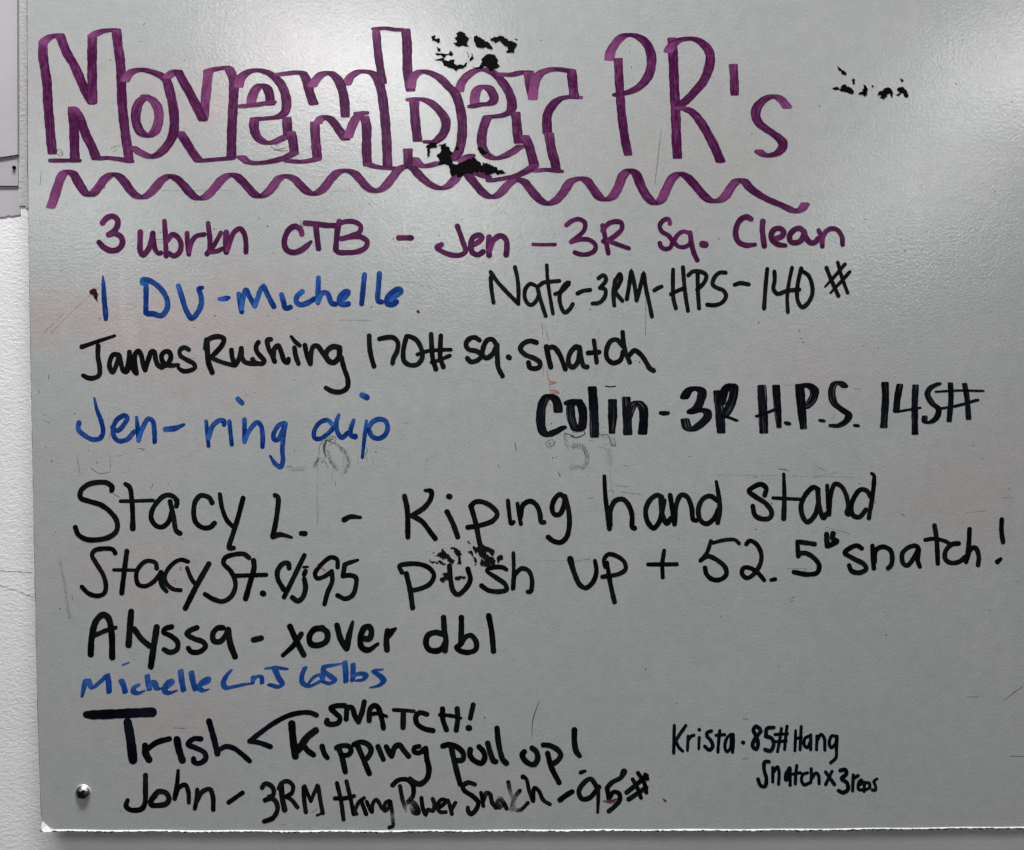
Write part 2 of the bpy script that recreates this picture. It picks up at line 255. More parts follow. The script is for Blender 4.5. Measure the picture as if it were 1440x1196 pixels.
STROKES = r"""
> lettering | large purple title, its first word drawn in outline letters | purple | 13.8 5.6 0 1.5
@ 40 20 4.783
L | 99,195 98,280 112,380 124,460 131,600 141,720 150,830 161,935 ; 100,190 130,163 170,146 212,142 ; 212,145* 232,200 268,280 308,345 345,430 385,520 428,598 ; 429,155 428,370 431,592 ; 427,148 480,120 545,108 592,110 ; 592,115* 603,220 615,300 623,400 630,600 650,790 675,970 ; 455,972 540,968 620,978 682,990 ; 295,632 305,750 310,900 312,980 ; 310,640 345,700 390,820 430,900 455,968 ; 165,985 240,985 325,985
L | 650,445 665,415 700,385 760,374 830,388 880,408 925,440 950,520 975,640 980,760 965,830 920,900 880,938 830,960 770,940 720,910 705,900 ; 790,555 745,592 722,670 728,740 760,800 800,818 845,795 870,740 878,680 865,620 830,575 785,553
L | 935,422 980,388 1005,385* 1040,450 1090,540 1140,640 1172,708 ; 1178,705 1190,580 1203,450 1210,390 ; 1205,385 1260,370 1335,360 ; 1350,368 1376,430 1381,500 1376,620 1368,780 1365,965 ; 1150,988 1240,980 1360,970 ; 1022,800 1060,860 1100,925 1145,985
@ 320 20 4.783
L | 75,485 90,430 120,400 170,380 230,382 290,405 350,460 382,520 396,600 385,660 340,692 280,700 180,708 ; 180,712 178,760 195,820 240,860 300,865 350,845 390,825 ; 398,702 405,808 ; 428,800 440,860 448,932 ; 448,935 400,960 300,990 200,1002 140,995 95,962 ; 158,610 165,560 190,505 220,480 260,492 280,535 288,605 ; 100,620 180,612 300,592
L | 345,407 400,400 480,392 508,400* 530,440 550,520 577,600 ; 572,480 600,435 640,402 690,397 735,430 768,500 785,580 792,685 ; 800,470 830,420 880,390 930,387 980,402 1010,440 1035,520 1050,620 1062,740 1070,850 1076,1015 ; 587,735 590,820 597,900 604,965 ; 608,730 630,702 660,692 700,715 750,780 792,840 ; 812,825 835,760 865,700 895,670 ; 922,695 935,760 935,850 935,930 942,1015 ; 410,988 500,993 560,985 600,975 ; 950,1012 1000,1028 1110,1038 ; 877,670 922,665
L | [.86] 1000,122 1007,210 1020,320 1044,462 ; [.9] 995,100 1060,95 1120,104 1170,106 ; 1198,108 1207,200 1208,300 1212,400 1230,510
@ 560 20 4.783
L | 85,490 95,440 120,402 165,386 220,398 280,430 340,490 380,530 408,600 428,700 430,800 415,900 398,940 365,978 ; 270,1003 230,1013 180,1025 140,1010 110,975 ; 64,915 68,1005 ; 107,580 113,700 130,850 ; 80,577 120,572 180,578 230,605 290,665 320,720 315,780 280,835 240,862 195,860
L | 410,515 425,465 460,420 510,385 560,373 610,382 660,412 710,470 745,530 765,600 755,655 700,682 640,690 600,692 ; 598,698 575,760 562,830 565,890 590,940 640,970 700,962 760,932 820,890 ; 790,668 808,862 ; 852,825 880,890 900,960 915,1020 ; 915,1022 860,1058 790,1090 700,1108 620,1120 ; 515,618 515,560 530,510 560,490 600,492 630,525 645,570 625,600 560,608 495,622 ; 430,988 460,962 490,952 ; 500,1060 550,1080 600,1097
L | 690,405 760,408 830,392 880,392 ; 875,398 888,480 905,560 ; 905,565 915,480 935,420 980,385 1060,370 1120,376 1162,383 ; 1166,385 1172,450 1183,555 ; 1212,562 1150,558 1080,575 1030,625 1003,680 1000,740 1003,800 ; 1015,808 1022,860 1035,930 1055,1000 1062,1045 ; 925,1055 990,1048 1085,1058
@ 840 30 4.783
L | 78,255 92,200 130,140 170,102 220,92 280,107 330,150 358,210 364,280 350,350 315,410 270,450 210,478 130,496 ; [.92] 140,258 147,400 155,520 163,620 187,800 207,895
L | 503,120 510,250 518,450 528,650 532,800 539,915 ; 480,200 500,165 540,133 600,118 660,122 710,150 750,200 760,250 748,320 715,400 650,480 590,540 550,570 ; 550,585 600,592 650,622 700,685 750,770 790,850 828,940
apostrophe | [.9] 914,298 920,380 923,490
L | 1275,575 1240,530 1200,507 1150,512 1100,545 1070,590 1066,640 1090,688 1150,735 1210,775 1246,815 1245,850 1210,888 1150,903 1110,893 1088,875
@ 60 220 4.783
wavy_underline | 55,340 75,285 105,190 132,125 165,103 200,112 245,185 290,250 325,260 370,215 420,150 465,122 500,125 545,165 600,240 650,275 700,265 750,220 800,160 850,133 885,140 940,185 1000,255 1040,283 1090,275 1150,220 1210,150 1260,124 1300,130 1350,175 1400,230 1442,268 1487,262 1535,220 1590,148 1640,133 1690,150 1740,200 1790,245 1830,252 1880,225 1940,150 1990,105 2040,96 2090,110 2140,160 2190,215 2240,235 2290,215 2350,145 2400,85 2450,68 2490,80 2540,135 2600,185 2670,215 2720,205 2765,165 2813,108 2843,110 2900,175 2980,260 3030,275 3080,247 3130,190 3185,158 3230,165 3280,220 3340,290 3390,318 3440,305 3500,245 3550,170 3610,150 3650,155 3700,215 3750,280 3783,290 3825,278 3870,210 3905,125 3945,95 3985,110 4025,200 4065,270 4115,315 4155,300 4195,220 4240,140 4280,117 4325,130 4375,180 4435,250 4485,295 4540,300 4585,275 4635,200 4675,163 4715,165 4755,210 4825,262 4905,302 4985,335 5065,370 5105,355 5128,322
> lettering | row of plum coloured writing under the wavy line | plum | 7.4 7.4 0 2
@ 120 290 5.979
D | 145,140 180,100 230,85 270,115 268,170 235,215 195,240 ; 195,240 250,230 300,260 312,310 280,360 220,375 160,350 115,305
L | 462,218 460,300 463,380 485,410 525,370 555,300 568,230 ; [.9] 568,230 575,300 590,370 615,398 635,395
L | [.9] 665,128 670,200 675,300 680,420 ; [.95] 692,290 730,240 775,260 805,320 790,390 745,420 705,400
L | [.9] 855,230 860,320 870,405 ; [.85] 875,380 890,310 930,255 1000,238
L | [.9] 1032,145 1042,230 1048,300 1040,380 1022,402 ; [.8] 1140,225 1110,280 1075,340 1050,375 ; [.8] 1050,385 1110,378 1160,355
L | 1185,222 1180,290 1185,385 ; [.9] 1195,370 1215,300 1250,220 1300,190 1335,230 1350,310 1350,385
@ 360 290 5.979
L | 385,235 375,200 330,170 280,195 245,260 238,320 260,370 310,390 370,375 420,340 462,300,.6
L | [.95] 412,142 500,150 600,162 660,163 ; 502,160 512,250 525,355
L | 700,130 685,200 675,300 670,365 ; [.9] 690,150 760,130 830,135 880,170 870,220 800,250 720,275 ; [.95] 720,275 800,260 880,260 935,300 920,350 850,385 760,392 690,388 670,360
dash | 1200,268 1305,268
@ 600 290 5.979
L | [.92] 125,325 85,348 130,382 200,410 270,415 325,385 300,290 258,170
L | 385,330 440,300 465,265 440,245 390,265 370,330 385,390 430,410 475,385
L | 525,262 520,340 525,415 ; 530,370 560,290 620,250 665,280 675,350 668,410
dash | [.6] 895,322 960,324 1080,323
D | [.8] 1175,160 1220,125 1280,110 1330,140 1325,200 1280,250 1215,300 ; [.8] 1215,300 1290,280 1370,285 1420,330 1410,375 1350,405 1290,405 1245,390
@ 840 290 5.979
L | [.85] 45,165 65,260 92,395 ; [.85] 45,205 90,150 150,130 200,140 205,190 160,240 100,280 50,295 ; [.75] 90,292 180,325 265,355
L | [.78] 610,145 600,110 560,115 525,160 540,210 600,250 630,300 610,350 570,360 535,340 525,312
L | [.78] 765,225 720,215 670,250 650,300 680,340 730,345 775,320 790,270 ; [.9] 780,225 790,300 810,390 840,455
full_stop | [1.2] 885,322 908,325
@ 1000 290 5.979
L | 335,110 300,92 250,112 215,170 206,240 230,300 290,330 370,325,.7
L | 435,130 430,200 438,270 447,335
L | 538,275 590,258 612,220 580,190 535,195 505,240 520,295 570,325 625,332,.7
L | 780,215 745,188 700,200 660,250 670,300 720,308 760,285 785,220 ; 782,215 800,270 840,310 880,300 898,275
L | [.85] 905,205 930,270 935,338 ; [.85] 930,300 960,220 1010,190 1060,200 1100,260 1105,322
> lettering | blue writing starting with a single stroke and two capitals | blue | 6.8 6.8 0 2
@ 120 290 5.979
D | 147,592,.35 152,660,.8 160,800 170,900,1.05 172,948,.8
L | 510,625 510,740 508,895 ; 480,645 480,622 520,620 590,655 660,730 690,800 685,865 640,920 570,905 525,903
L | 783,672 810,760 850,880 895,942 940,900 975,820 968,740 955,695 983,685,.7
dash | 1125,783,.7 1150,782 1190,775,1 1208,770,.6
L | 1290,740 1302,820 1315,890 ; 1312,860 1330,760 1350,705 1380,760 1425,840
@ 360 290 5.979
L | -10,840 15,770 40,700 65,672* 100,750 150,845
L | 215,745 230,800 250,860 290,850
L | 388,720 345,760 340,810 380,830 440,810 490,780
L | 525,605 522,700 520,810 ; 520,800 560,730 600,735 635,815 668,825
L | 712,795 760,755 775,720 745,722 705,765 698,805 725,828 775,822
L | 912,578 905,640 898,720 888,820
L | 1038,568 1030,680 1028,800 1055,805
L | 1115,795 1170,760 1220,710 1200,697 1150,720 1100,780 1105,820 1150,828 1182,805
> lettering | black writing right of the blue row with three dashes and a hash sign | black | 5.2 5.2 0 2
@ 600 290 5.979
L | 538,600 545,700 562,810 ; 538,555 590,630 680,730 770,820 ; 743,515 765,620 772,720 770,820
L | 915,670 870,655 830,700 825,770 850,820 880,832 920,800 945,740 ; 930,680 955,780 1000,925
L | [.9] 1010,498 1015,600 1035,750 1062,905 ; 945,670 980,645 1050,635 1115,630
L | 1080,740 1130,720 1180,670 1195,645,1.3 1160,670,1.3 1120,740 1125,830 1160,895 1200,870 1228,825
dash | 1268,735 1310,715 1375,705
@ 600 220 4.783
D | 1155,820 1190,800 1207,830 1180,870 1165,885 ; 1165,885 1200,895 1200,940 1160,985 1115,990
@ 840 290 5.979
L | 150,620 135,720 142,835 ; 145,640 190,570 200,610 150,715 ; 140,715 175,755 210,795
L | 248,780 265,680 285,540* 310,650 330,790 ; 330,790 360,680 390,560* 410,700 435,810 458,925
dash | 480,710 510,690 540,678
L | 637,535 635,650 640,780 660,860 ; 720,515 730,650 745,780 762,880 ; 620,742 680,710 735,690
L | 843,570 845,700 855,860 ; 765,582 800,552 860,550 915,580 900,640 840,702
L | 1078,560 1030,560 985,600 970,660 1010,690 1060,710 1082,755 1050,810 990,833 925,830
dash | 1155,662 1200,648 1272,658
@ 1000 290 5.979
D | 472,530 460,650 445,860
D | 532,552 535,620 525,700 560,738 630,715 740,702 ; [.9] 680,520 655,640 640,760 645,890
D | 758,525 735,620 722,720 730,800 765,850 810,820 850,740 845,650 815,580 770,550
hash_sign | 970,520 1010,620 1070,755 ; [.9] 1065,475 1100,600 1148,730 ; [.9] 1125,490 1040,590 958,680,.6 ; [.9] 1165,555 1080,650 1003,732,.6
> lettering | black row of cursive writing ending in a word with a tall last letter | black | 6.2 6.2 0 2
@ 90 460 5.979
L | [.8] 150,168,1.2 290,120 425,75,.8 ; 287,160 285,250 300,340 295,405 250,430 200,428 160,408,.8
L | 455,235 415,232 385,290 385,345 408,380 440,320 465,235* 480,310 500,368 525,378 545,330
L | 550,212 542,300 525,375 ; 550,215 565,310 585,365 608,388 ; 608,388 595,290 600,225 625,202 650,240 665,320 682,360 ; 682,360 710,270 738,205 760,210 770,270 790,320 820,340
L | 820,340 870,310 898,255 885,212 850,207 820,240 835,300 880,322 960,320,.8
L | [.9] 1048,190 1010,172 975,195 975,235 1030,275 1090,308 1102,340 1050,368 1000,370 962,345,.8
L | [1.1] 1200,110 1205,200 1215,300 1245,380 ; 1190,180 1195,130 1230,95 1300,80 1345,100 1330,150 1280,210 1235,255 ; [.85] 1250,265 1340,300 1430,322
@ 300 460 5.979
L | 152,195 160,260 185,318 ; 185,320 215,270 235,185 ; 235,180 240,250 265,295 320,308 370,308
L | 378,130 360,160 365,205 400,250 428,285 410,308 350,300 330,272
L | 482,105 455,108 465,180 495,240 515,290 ; 505,245 515,180 545,155 570,210 600,290 625,300 632,270
L | 682,175 692,240 715,308 ; [.85] 655,82,.8 690,125 725,155
L | 770,155 785,230 815,308 ; 815,305 822,220 840,165 875,160 920,220 955,268
L | [1.1] 1060,175 1010,165 965,190 945,230 970,285 1015,298 1055,250 1062,195 ; 1075,255 1100,350 1130,440 1125,510 1070,545 1000,540 945,512,.9
D | 1310,75 1315,180 1330,260 1350,328
@ 500 460 5.979
D | [.95] 200,100 260,88 320,90 355,130 350,200 320,260 310,305
D | 430,80 410,150 400,230 410,290 460,322 520,315 560,260 555,190 510,110 450,78
hash_sign | [.8] 520,232 600,205 690,195 800,192 ; [.8] 640,298 700,280 792,242 ; 635,62 640,160 650,270 675,355 ; 717,75 712,180 712,260 738,335
L | 1042,112 1000,88 950,105 928,150 950,188 1020,205 1060,235 1030,278 970,293 940,265
L | 1185,150 1150,105 1110,110 1075,170 1070,240 1100,262 1150,230 1180,170 ; 1190,150 1192,250 1200,340 1235,412
full_stop | [1.1] 1285,253 1293,258
@ 720 460 5.979
L | 205,130 150,118 90,145 70,185 110,232 190,265 235,300 232,335 190,350 150,340 138,300
L | [1.1] 290,168 305,250 325,335 ; 305,175 350,170 400,230 430,305 448,352
L | 570,200 545,165 500,200 475,260 480,318 510,338 550,300 568,220 ; 568,170 580,260 605,330 632,335
L | [.9] 688,115 700,200 712,300 ; 640,220 732,212
L | 930,160 880,108 830,120 795,190 800,265 850,303 910,280 935,210
L | [.95] 930,45 940,150 965,240 990,298 ; 985,240 1030,198 1080,230 1130,300 1155,345 1190,368
> lettering | blue row of writing with two dots high above it | blue | 6.2 6.2 0 2
@ 90 460 5.979
L | 255,600,.5 275,690,.8 315,800 328,890 300,938 240,945 170,910 120,860 125,805,1.1
L | 395,840,.6 450,872 510,810 532,762 510,745 450,775 415,840 418,915 460,958 530,945 590,880
L | 610,760,.7 620,860 627,952 ; 627,950 660,850 710,772 745,790 760,880 762,965
dash | 852,860,1.1 930,852,1.15 1008,820,.6
L | [.85] 1195,795 1205,900 1215,998 ; 1215,930 1250,830 1310,785 1345,792 1345,818
@ 300 460 5.979
L | [.9] 135,795 143,880 155,985 ; 208,605,1.1 242,640,1
L | 262,780 262,880 262,965 ; 262,960 310,860 370,802 400,830 415,920 413,1008
L | 600,812 560,820 510,890 510,945 540,950 575,890 605,815 ; 605,815 590,920 580,1040 585,1120 565,1178 520,1150 478,1085,.5
L | [.95] 1010,830 960,785 900,800 850,870 850,930 890,942 960,900 1010,850 ; 1055,740,.7 1035,800 1042,880 1080,930 1130,890
L | 1180,785,.8 1155,860 1157,912 1192,922,1.3 ; 1250,572,1.2 1290,592,1.2
@ 500 460 5.979
L | [.85] 92,790,.8 78,900 57,1095,.8 ; 105,865 140,800 200,775 250,790 270,845 245,910 190,938 140,920 108,862
> lettering | boldest black row in thick chisel marker strokes ending with a hash sign | boldblack | 12.4 6.5 0 1.6
@ 720 460 5.979
L | 388,705 380,640 350,592 300,585 258,640 243,720 243,820 262,885 300,905 360,882 435,842,.7
L | [.95] 560,625 500,645 493,720 508,800 540,860 580,850 597,760 580,660 530,622 470,640
L | 675,515 685,650 690,780 693,915
L | 845,622 845,750 840,885,.7 ; [.25] 790,498 830,504 865,500
L | 960,602 967,720 973,895 ; 972,760 1010,665 1060,637 1100,680 1107,780 1098,890
dash | [1.15] 1268,724,.8 1280,725,1 1292,725,.8
@ 940 460 5.979
D | 135,590 172,532 230,517 280,540 272,610 238,680 190,715 ; 190,715 260,700 320,710 330,750 280,810 200,862 160,850 140,785
L | 415,548 430,700 443,880 ; 440,640 475,530 520,492 545,500 545,580 510,680 470,750 ; [.5] 460,752 520,765 572,787
L | 785,502 792,650 802,880 ; [.85] 905,500 915,650 930,840,.7 ; [.5] 745,750 830,720 900,692
full_stop | [.62] 995,805 1008,815
L | 1103,495 1115,650 1135,845,.8 ; 1105,500 1170,490 1225,530 1222,585 1190,640 1150,672
full_stop | [.62] 1283,785 1297,792
@ 1160 460 5.979
L | [.82] 165,500 130,470 80,480 58,540 78,640 150,700 200,740 180,790 110,832 60,830
full_stop | [.65] 262,828 270,832
D | [.8] 505,475 510,600 502,720 495,838
D | [.75] 630,490 610,600 600,705 ; [.5] 595,715 700,697 795,680 ; [.72] 762,495 755,650 757,895
D | [.68] 955,478 890,510 862,560 900,640 955,690 940,760 885,802 840,795 840,755
hash_sign | [.5] 940,545 1100,535 1325,538 ; [.55] 975,685 1100,665 1278,615 ; [.6] 1055,475 1060,600 1045,790 ; [.6] 1175,480 1195,600 1208,770
> lettering | tall black row whose last word stands at the right above the decimal number | black | 6.3 6.3 0 2
@ 90 660 5.979
L | 400,178 405,150 360,115 290,110 200,130 140,185 140,240 220,272 310,300 390,360 445,440 440,520 380,570 290,592 190,590 120,550 95,490
L | 515,125,.8 550,150 570,260 578,400 578,500,1.15 ; [.75] 475,270 600,268 750,263
L | 945,310 950,270 910,225 850,222 790,270 740,350 735,420 780,480 830,485 880,440 902,370 ; 892,272 920,400 945,520 975,540
L | 1245,282 1220,240 1150,222 1105,270 1090,370 1110,450 1170,493 1230,488 1265,455
L | [.9] 1310,212 1330,330 1370,430 1415,478 ; 1505,245 1465,400 1425,530 1390,665 1425,662
@ 310 660 5.979
L | 460,220 483,235 480,340 460,470 440,565,1.1 ; 440,570 500,550 598,573,.6
full_stop | 678,540 712,541
dash | 1040,425,1.1 1090,400 1178,405,.6
@ 530 660 5.979
L | [1.05] 232,228 255,340 260,570 ; 405,178,.6 455,185 455,240 400,320 290,392 ; 295,390 380,440 450,530 490,582
L | [1.05] 590,360 640,460 680,572 ; 605,230,1.15 612,232,1.15
L | [1.05] 790,310 830,450 870,640 895,690 ; 790,310 830,275 900,280 970,320 1012,375 980,430 880,470 765,490
L | [.85] 1102,265 1110,350 1130,460 1148,445
L | [.85] 1182,290 1195,370 1210,460 ; 1208,400 1230,300 1290,270 1340,300 1370,370 1382,445 1405,447
@ 750 650 5.979
L | 265,300 225,272 180,310 157,390 178,440 220,440 255,370 265,300 ; 265,290 295,400 303,520 280,630 230,675 170,665 125,632
L | 597,120,.75 605,280,.9 640,560 ; 645,530 650,400 690,325 750,312 800,360 830,450 832,545 850,555
L | 1080,295 1040,278 980,320 945,400 960,500 1010,555 1060,500 1085,400 1100,325 ; 1072,320 1085,440 1122,515 1155,472
L | 1150,280 1170,400 1187,520 ; 1190,500 1200,370 1240,280 1290,290 1330,380 1345,485 1370,492
@ 970 650 5.979
L | 240,330 170,287 110,312 72,400 90,490 140,520 200,480 240,400 ; 223,165,.65 245,300 252,400 235,510
L | 630,280 642,220 600,188 540,207 498,245 550,290 640,350 688,420 675,468 620,480 550,450 530,372
L | [.9] 790,102,.75 795,300 790,475,1.2 ; [.7] 700,302 820,308 940,314
L | 1080,230 1040,212 970,280 935,370 955,470 990,505 1050,450 1080,350 ; 1075,230 1090,380 1125,470 1150,435
L | [.8] 1155,198 1160,320 1167,440 ; [.9] 1172,440 1185,280 1220,185 1270,200 1312,270 1332,370 1318,430 1335,440
@ 1190 650 5.979
L | [.95] 205,290 170,240 120,232 70,290 42,380 60,450 110,462 165,402 ; [.9] 212,95,.7 232,110,.8 233,170 220,290 205,380 190,470
> lettering | black writing under the tall row at the left, ending in a two digit number | black | 6 6 0 2
@ 90 660 5.979
L | [.95] 430,705 410,675 340,667 260,682 235,720 270,790 330,890 352,980 338,1042 290,1065 210,1047 150,990
L | [1.05] 528,690 510,830 485,1040 ; [.75] 420,848 600,850
L | [.95] 780,835 770,790 700,772 635,820 607,890 625,970 680,985 750,950 810,880 ; [1.1] 815,870 822,975 862,1028,.8
L | [.9] 1042,778 980,762 910,800 850,890 860,960 920,1010 980,1018
L | [.9] 1035,832 1070,920 1110,975 ; [1.15] 1218,797 1120,970 1020,1170
@ 310 660 5.979
L | 240,745 200,715 120,717 40,745 25,790 80,850 118,920 125,990 90,1070 20,1112 -55,1095 -130,1052
L | [1.15] 278,770 283,825 250,950 212,1088 ; [.9] 120,897 385,888
full_stop | [1.25] 355,1044 360,1046
L | [1.05] 577,830 570,792 530,792 482,850 482,920 530,1010
slash | [1.0] 705,725 620,900 535,1075
L | [1.05] 705,925 715,1000 690,1080 650,1108 605,1080 ; 715,858 702,885 ; [.6] 700,825 733,822
D | [.95] 985,825 980,760 930,742 860,790 795,880 812,918 870,905 935,860 ; 935,865 940,940 900,1040 875,1135
D | 1155,765,.6 1090,785 1045,802* 1030,900 ; 1030,900 1090,892 1138,912 1135,1000 1110,1060 1050,1090 985,1062
> lettering | black writing running from the dark scraped patch to an exclamation mark at the right | black | 6 6 0 2
@ 530 660 5.979
L | 210,868 190,815 260,797 360,800 440,832 480,890 450,960 380,1000 300,1020 ; [1.1] 248,880 280,1020 300,1165
L | [1.05] 610,815 620,930 640,1020 680,1055 740,1010 785,930 765,840
L | 1090,845,.8 1060,827 980,825 922,850,.7 1000,910 1080,970 1090,1012 1020,1030 930,1015 880,980
L | [.8] 1147,705 1150,830 1142,1005 ; [.95] 1145,1000 1160,890 1220,835 1280,860 1305,950 1290,1030 1268,1030
@ 750 650 5.979
L | 310,815,1.3 340,920,1.1 390,1030,1.05 440,1058 500,1010 530,920 518,830,.8
L | [.9] 605,880 595,820 630,775 700,790 765,840 775,900 720,940 580,965 ; 620,845,.8 640,980 660,1080 682,1175
plus_sign | [.9] 1100,745 1085,850 1088,970 ; [.9] 965,862 1205,860
@ 970 650 5.979
D | [.85] 178,665 145,760 90,830 ; [.8] 195,680 300,655 380,655 415,685 ; 95,822 150,792 230,825 300,890 305,950 250,990 180,982 140,940 128,890
D | [.95] 475,690 505,662 560,690 600,770 595,850 540,940 480,975 440,940 450,892 510,892 580,940 625,992
full_stop | 685,992,.8 718,985,.9
D | 1050,690 970,678 905,670* 912,790 ; 915,768 980,768 1050,812 1088,870 1070,930 990,945 875,925
L | [1.1] 1150,608 1155,705 ; [1.05] 1205,600 1200,645 1240,665 1165,705
@ 1190 650 5.979
L | 130,725 90,702 20,730 -12,762 60,810 150,860 168,900 110,930 45,915 25,870
L | 220,705 225,800 232,892 ; 238,840 250,740 310,712 370,740 387,810 375,870 352,892
L | 610,735 590,707 530,715 472,770 478,850 510,872 560,820 600,745 ; 610,740 602,830 618,880
L | [1.0] 742,535 760,650 770,855 ; [.85] 665,655 740,645 830,665 872,690
L | 945,685 890,692 835,750 835,818 880,848 950,838 1000,800
L | [1.0] 1037,565 1030,700 1008,840 ; 1012,820 1050,730 1088,722 1115,800 1108,865
exclamation_mark | [1.0] 1308,485 1305,570 1318,672 ; 1272,838,1.1 1298,815,.8
> lettering | heavy black row in the lower half reading a word, a dash and two short words | black | 7.9 7.9 0 2
@ 100 850 5.979
L | 165,420 172,290 210,140 270,88 312,115 340,240 345,445 ; [.75] 190,265 290,222 375,195,.8
L | 505,62 495,180 483,342
L | [.9] 530,208 590,290 660,350 ; 720,192 695,350 670,522
L | [.85] 845,190 790,207 778,235 840,268 895,320 890,380 830,405 782,382
L | [.85] 1058,197 1000,222 972,250 1030,288 1110,318 1130,355 1080,400 1010,400 985,370
L | [.9] 1275,198 1230,202 1192,250 1200,308 1250,315 1300,262 1320,212 ; 1320,215 1340,340 1378,440
@ 320 850 5.979
dash | [.9] 218,300 282,285
L | [.95] 525,188 580,310 640,425 ; [.85] 620,250 560,340 465,430,.8
L | [.95] 800,200 730,212 688,270 700,332 760,345 830,310 838,240 790,198
L | [.95] 920,178 950,290 995,370 ; 1000,370 1022,260 1052,148,.5
L | [.95] 1130,285 1190,290 1210,230 1190,188 1150,200 1117,280 1127,360 1180,385 1265,332,.55
L | [.95] 1345,225 1335,310 1340,380 ; 1352,262 1380,228 1412,205,.5
@ 520 850 5.979
L | [.9] 620,112 628,230 640,300 632,388 ; [.95] 610,250 550,238 490,262 472,330 500,382 560,393 610,370 640,310
L | [.9] 770,112 770,220 765,330 ; [.85] 770,330 800,280 850,262 895,320 890,380 830,405 760,392 728,362 760,340
L | [.9] 1000,98 1025,230 1040,395
> lettering | small blue row in the lower half | bluethin | 7.6 4.4 -20 1.8
@ 100 850 5.979
L | 122,640 108,700 92,775,.6 ; 145,640 175,700 235,660 305,590* 315,660 320,738
L | 420,640 440,680 455,738 ; [.6] 440,508 485,490,.6
L | 562,680 528,700 525,735 560,748 615,728,.5
L | 640,602 648,660 658,712 ; 658,700 682,650 705,660 720,708 762,708,.5
L | 800,700 850,655 832,640 790,690 792,735 830,745 885,725,.5
L | 920,560 930,640 945,722
L | 1010,572 1025,650 1045,715
L | 1078,682 1150,652 1150,622 1100,650 1075,700 1110,728 1155,715,.5
L | 1345,555,.6 1300,610 1280,668 1300,703 1360,695 1440,678 1515,668,.5
@ 320 850 5.979
L | [.8] 215,610 210,665 ; [.8] 215,640 250,605 285,612 290,662
L | 320,540,.6 400,533 500,545,.6 ; 400,550 430,620 460,670 430,693 350,675,.8
D | [.9] 650,535 625,600 630,660 680,688 740,668 800,625 780,592 730,610 680,665,.6
D | 950,500,.5 870,515 812,522* 805,560 860,600 900,640 860,665 800,650,.7
L | 985,487 993,570 995,648
L | [.9] 1055,505 1055,570 1050,640 ; 1060,600 1120,580 1165,600 1140,632 1085,640,.6
L | 1300,548,.5 1225,560,.8 1280,600 1312,640 1280,678 1200,700,.4
> lettering | heavy black name beside the screw with a long bar over its first letter | inkblack | 9 9 0 2
@ 100 980 5.979
L | [1.3] 128,150,.7 180,152 400,143 680,130 ; [1.3] 475,215,.9 498,350 520,530
L | 622,412,.9 628,480 655,530 ; [.8] 640,442 720,385 825,355
L | [1.0] 890,360 905,440 935,535
L | [.75] 1090,355 1030,355 982,398 1050,432 1120,470 1132,520 1080,560 1030,548 1030,522
L | [.85] 1160,208 1200,350 1230,478 ; [.72] 1240,450 1300,420 1365,432 1430,478 1500,540
arrow | [.7] 2062,155 2010,135 1930,135 1825,160 1705,222 1595,300 1500,375 ; [.72] 1510,375 1585,388 1675,420
> lettering | black word in capitals above the arrow with an exclamation mark | black | 6.6 6.6 0 2
@ 330 980 5.979
L | 925,75 860,76 808,95 850,140 885,180 870,220 810,232 770,220 778,198
L | 938,188 942,100 ; 950,90 985,90 1010,160 1040,212 ; 1040,210 1070,130 1090,42
L | 1130,200 1140,100 1180,72 1210,100 1240,200 1250,262 ; [.75] 1140,150 1200,140 1278,165,.8
@ 550 980 5.979
L | [.75] 22,112 100,115 190,123 ; [1.05] 103,130 100,260
L | 300,148 240,135 207,170 220,230 280,270 352,286
L | 432,102 435,190 465,278 ; 555,102 560,190 547,282 ; [.75] 410,153 500,160 588,180,.7
exclamation_mark | 690,68 665,182,.85 ; [1.1] 650,262 657,263
> lettering | black row right of the arrow ending with an exclamation mark | black | 7 7 0 2
@ 330 980 5.979
L | [1.3] 480,228 490,350 510,500 ; [1.25] 680,285 610,340 535,450 ; 570,390 610,450 662,488
L | [.95] 735,418 755,480 778,512
L | 870,422 900,500 930,630 ; [.9] 855,430 900,412 960,417 980,450 950,490 900,490
L | 1030,405 1080,520 1132,648 ; 1005,402 1060,382 1120,402 1148,450 1120,510 1090,540
L | [.95] 1205,420 1250,528
L | 1275,422 1310,490 ; 1320,500 1350,420 1385,407 1420,450 1462,500
@ 550 980 5.979
L | [.9] 235,417 195,430 192,462 235,472 280,440 ; 290,435 300,520 318,610 300,690 240,735 185,715 160,692
L | 435,415 490,402 560,427 608,480 600,530 545,538 ; 505,425 540,580 580,732
L | 665,445 662,490 700,538 760,558 788,510 775,460 740,422
L | 812,392 840,490 865,545 880,545
L | 890,265 905,400 940,530 968,558
L | 1120,462 1102,490 1140,550 1200,570 1232,520 1220,460 1185,432
@ 730 980 5.979
L | [.95] 203,405 260,412 330,452 350,492 320,540 290,560 ; 240,478 270,590 335,722
exclamation_mark | [1.05] 465,280 465,380 480,460 508,498,.9 ; [.75] 518,638 553,626,.8
> lettering | bottom black row, partly wiped, ending in a two digit number and hash sign | wornblack | 6 6 0 2
@ 100 980 5.979
L | [1.1] 625,662 625,780 620,900 590,945 500,952 462,920 475,872,.8
L | [1.15] 705,835 680,860 672,908 720,915 800,900 822,860 800,812 740,798 700,830
L | 900,622,.7 890,740 870,858 ; 880,830 900,770 960,742 985,800 990,892,.8
L | [.9] 1060,782 1055,860 1040,940 ; 1055,880 1100,802 1165,777 1190,830 1195,950
dash | [.95] 1325,888 1440,808
@ 330 980 5.979
D | 230,765 255,732 310,752 330,805 300,850 255,870 ; 290,840 345,880 360,950 320,1020 250,1048
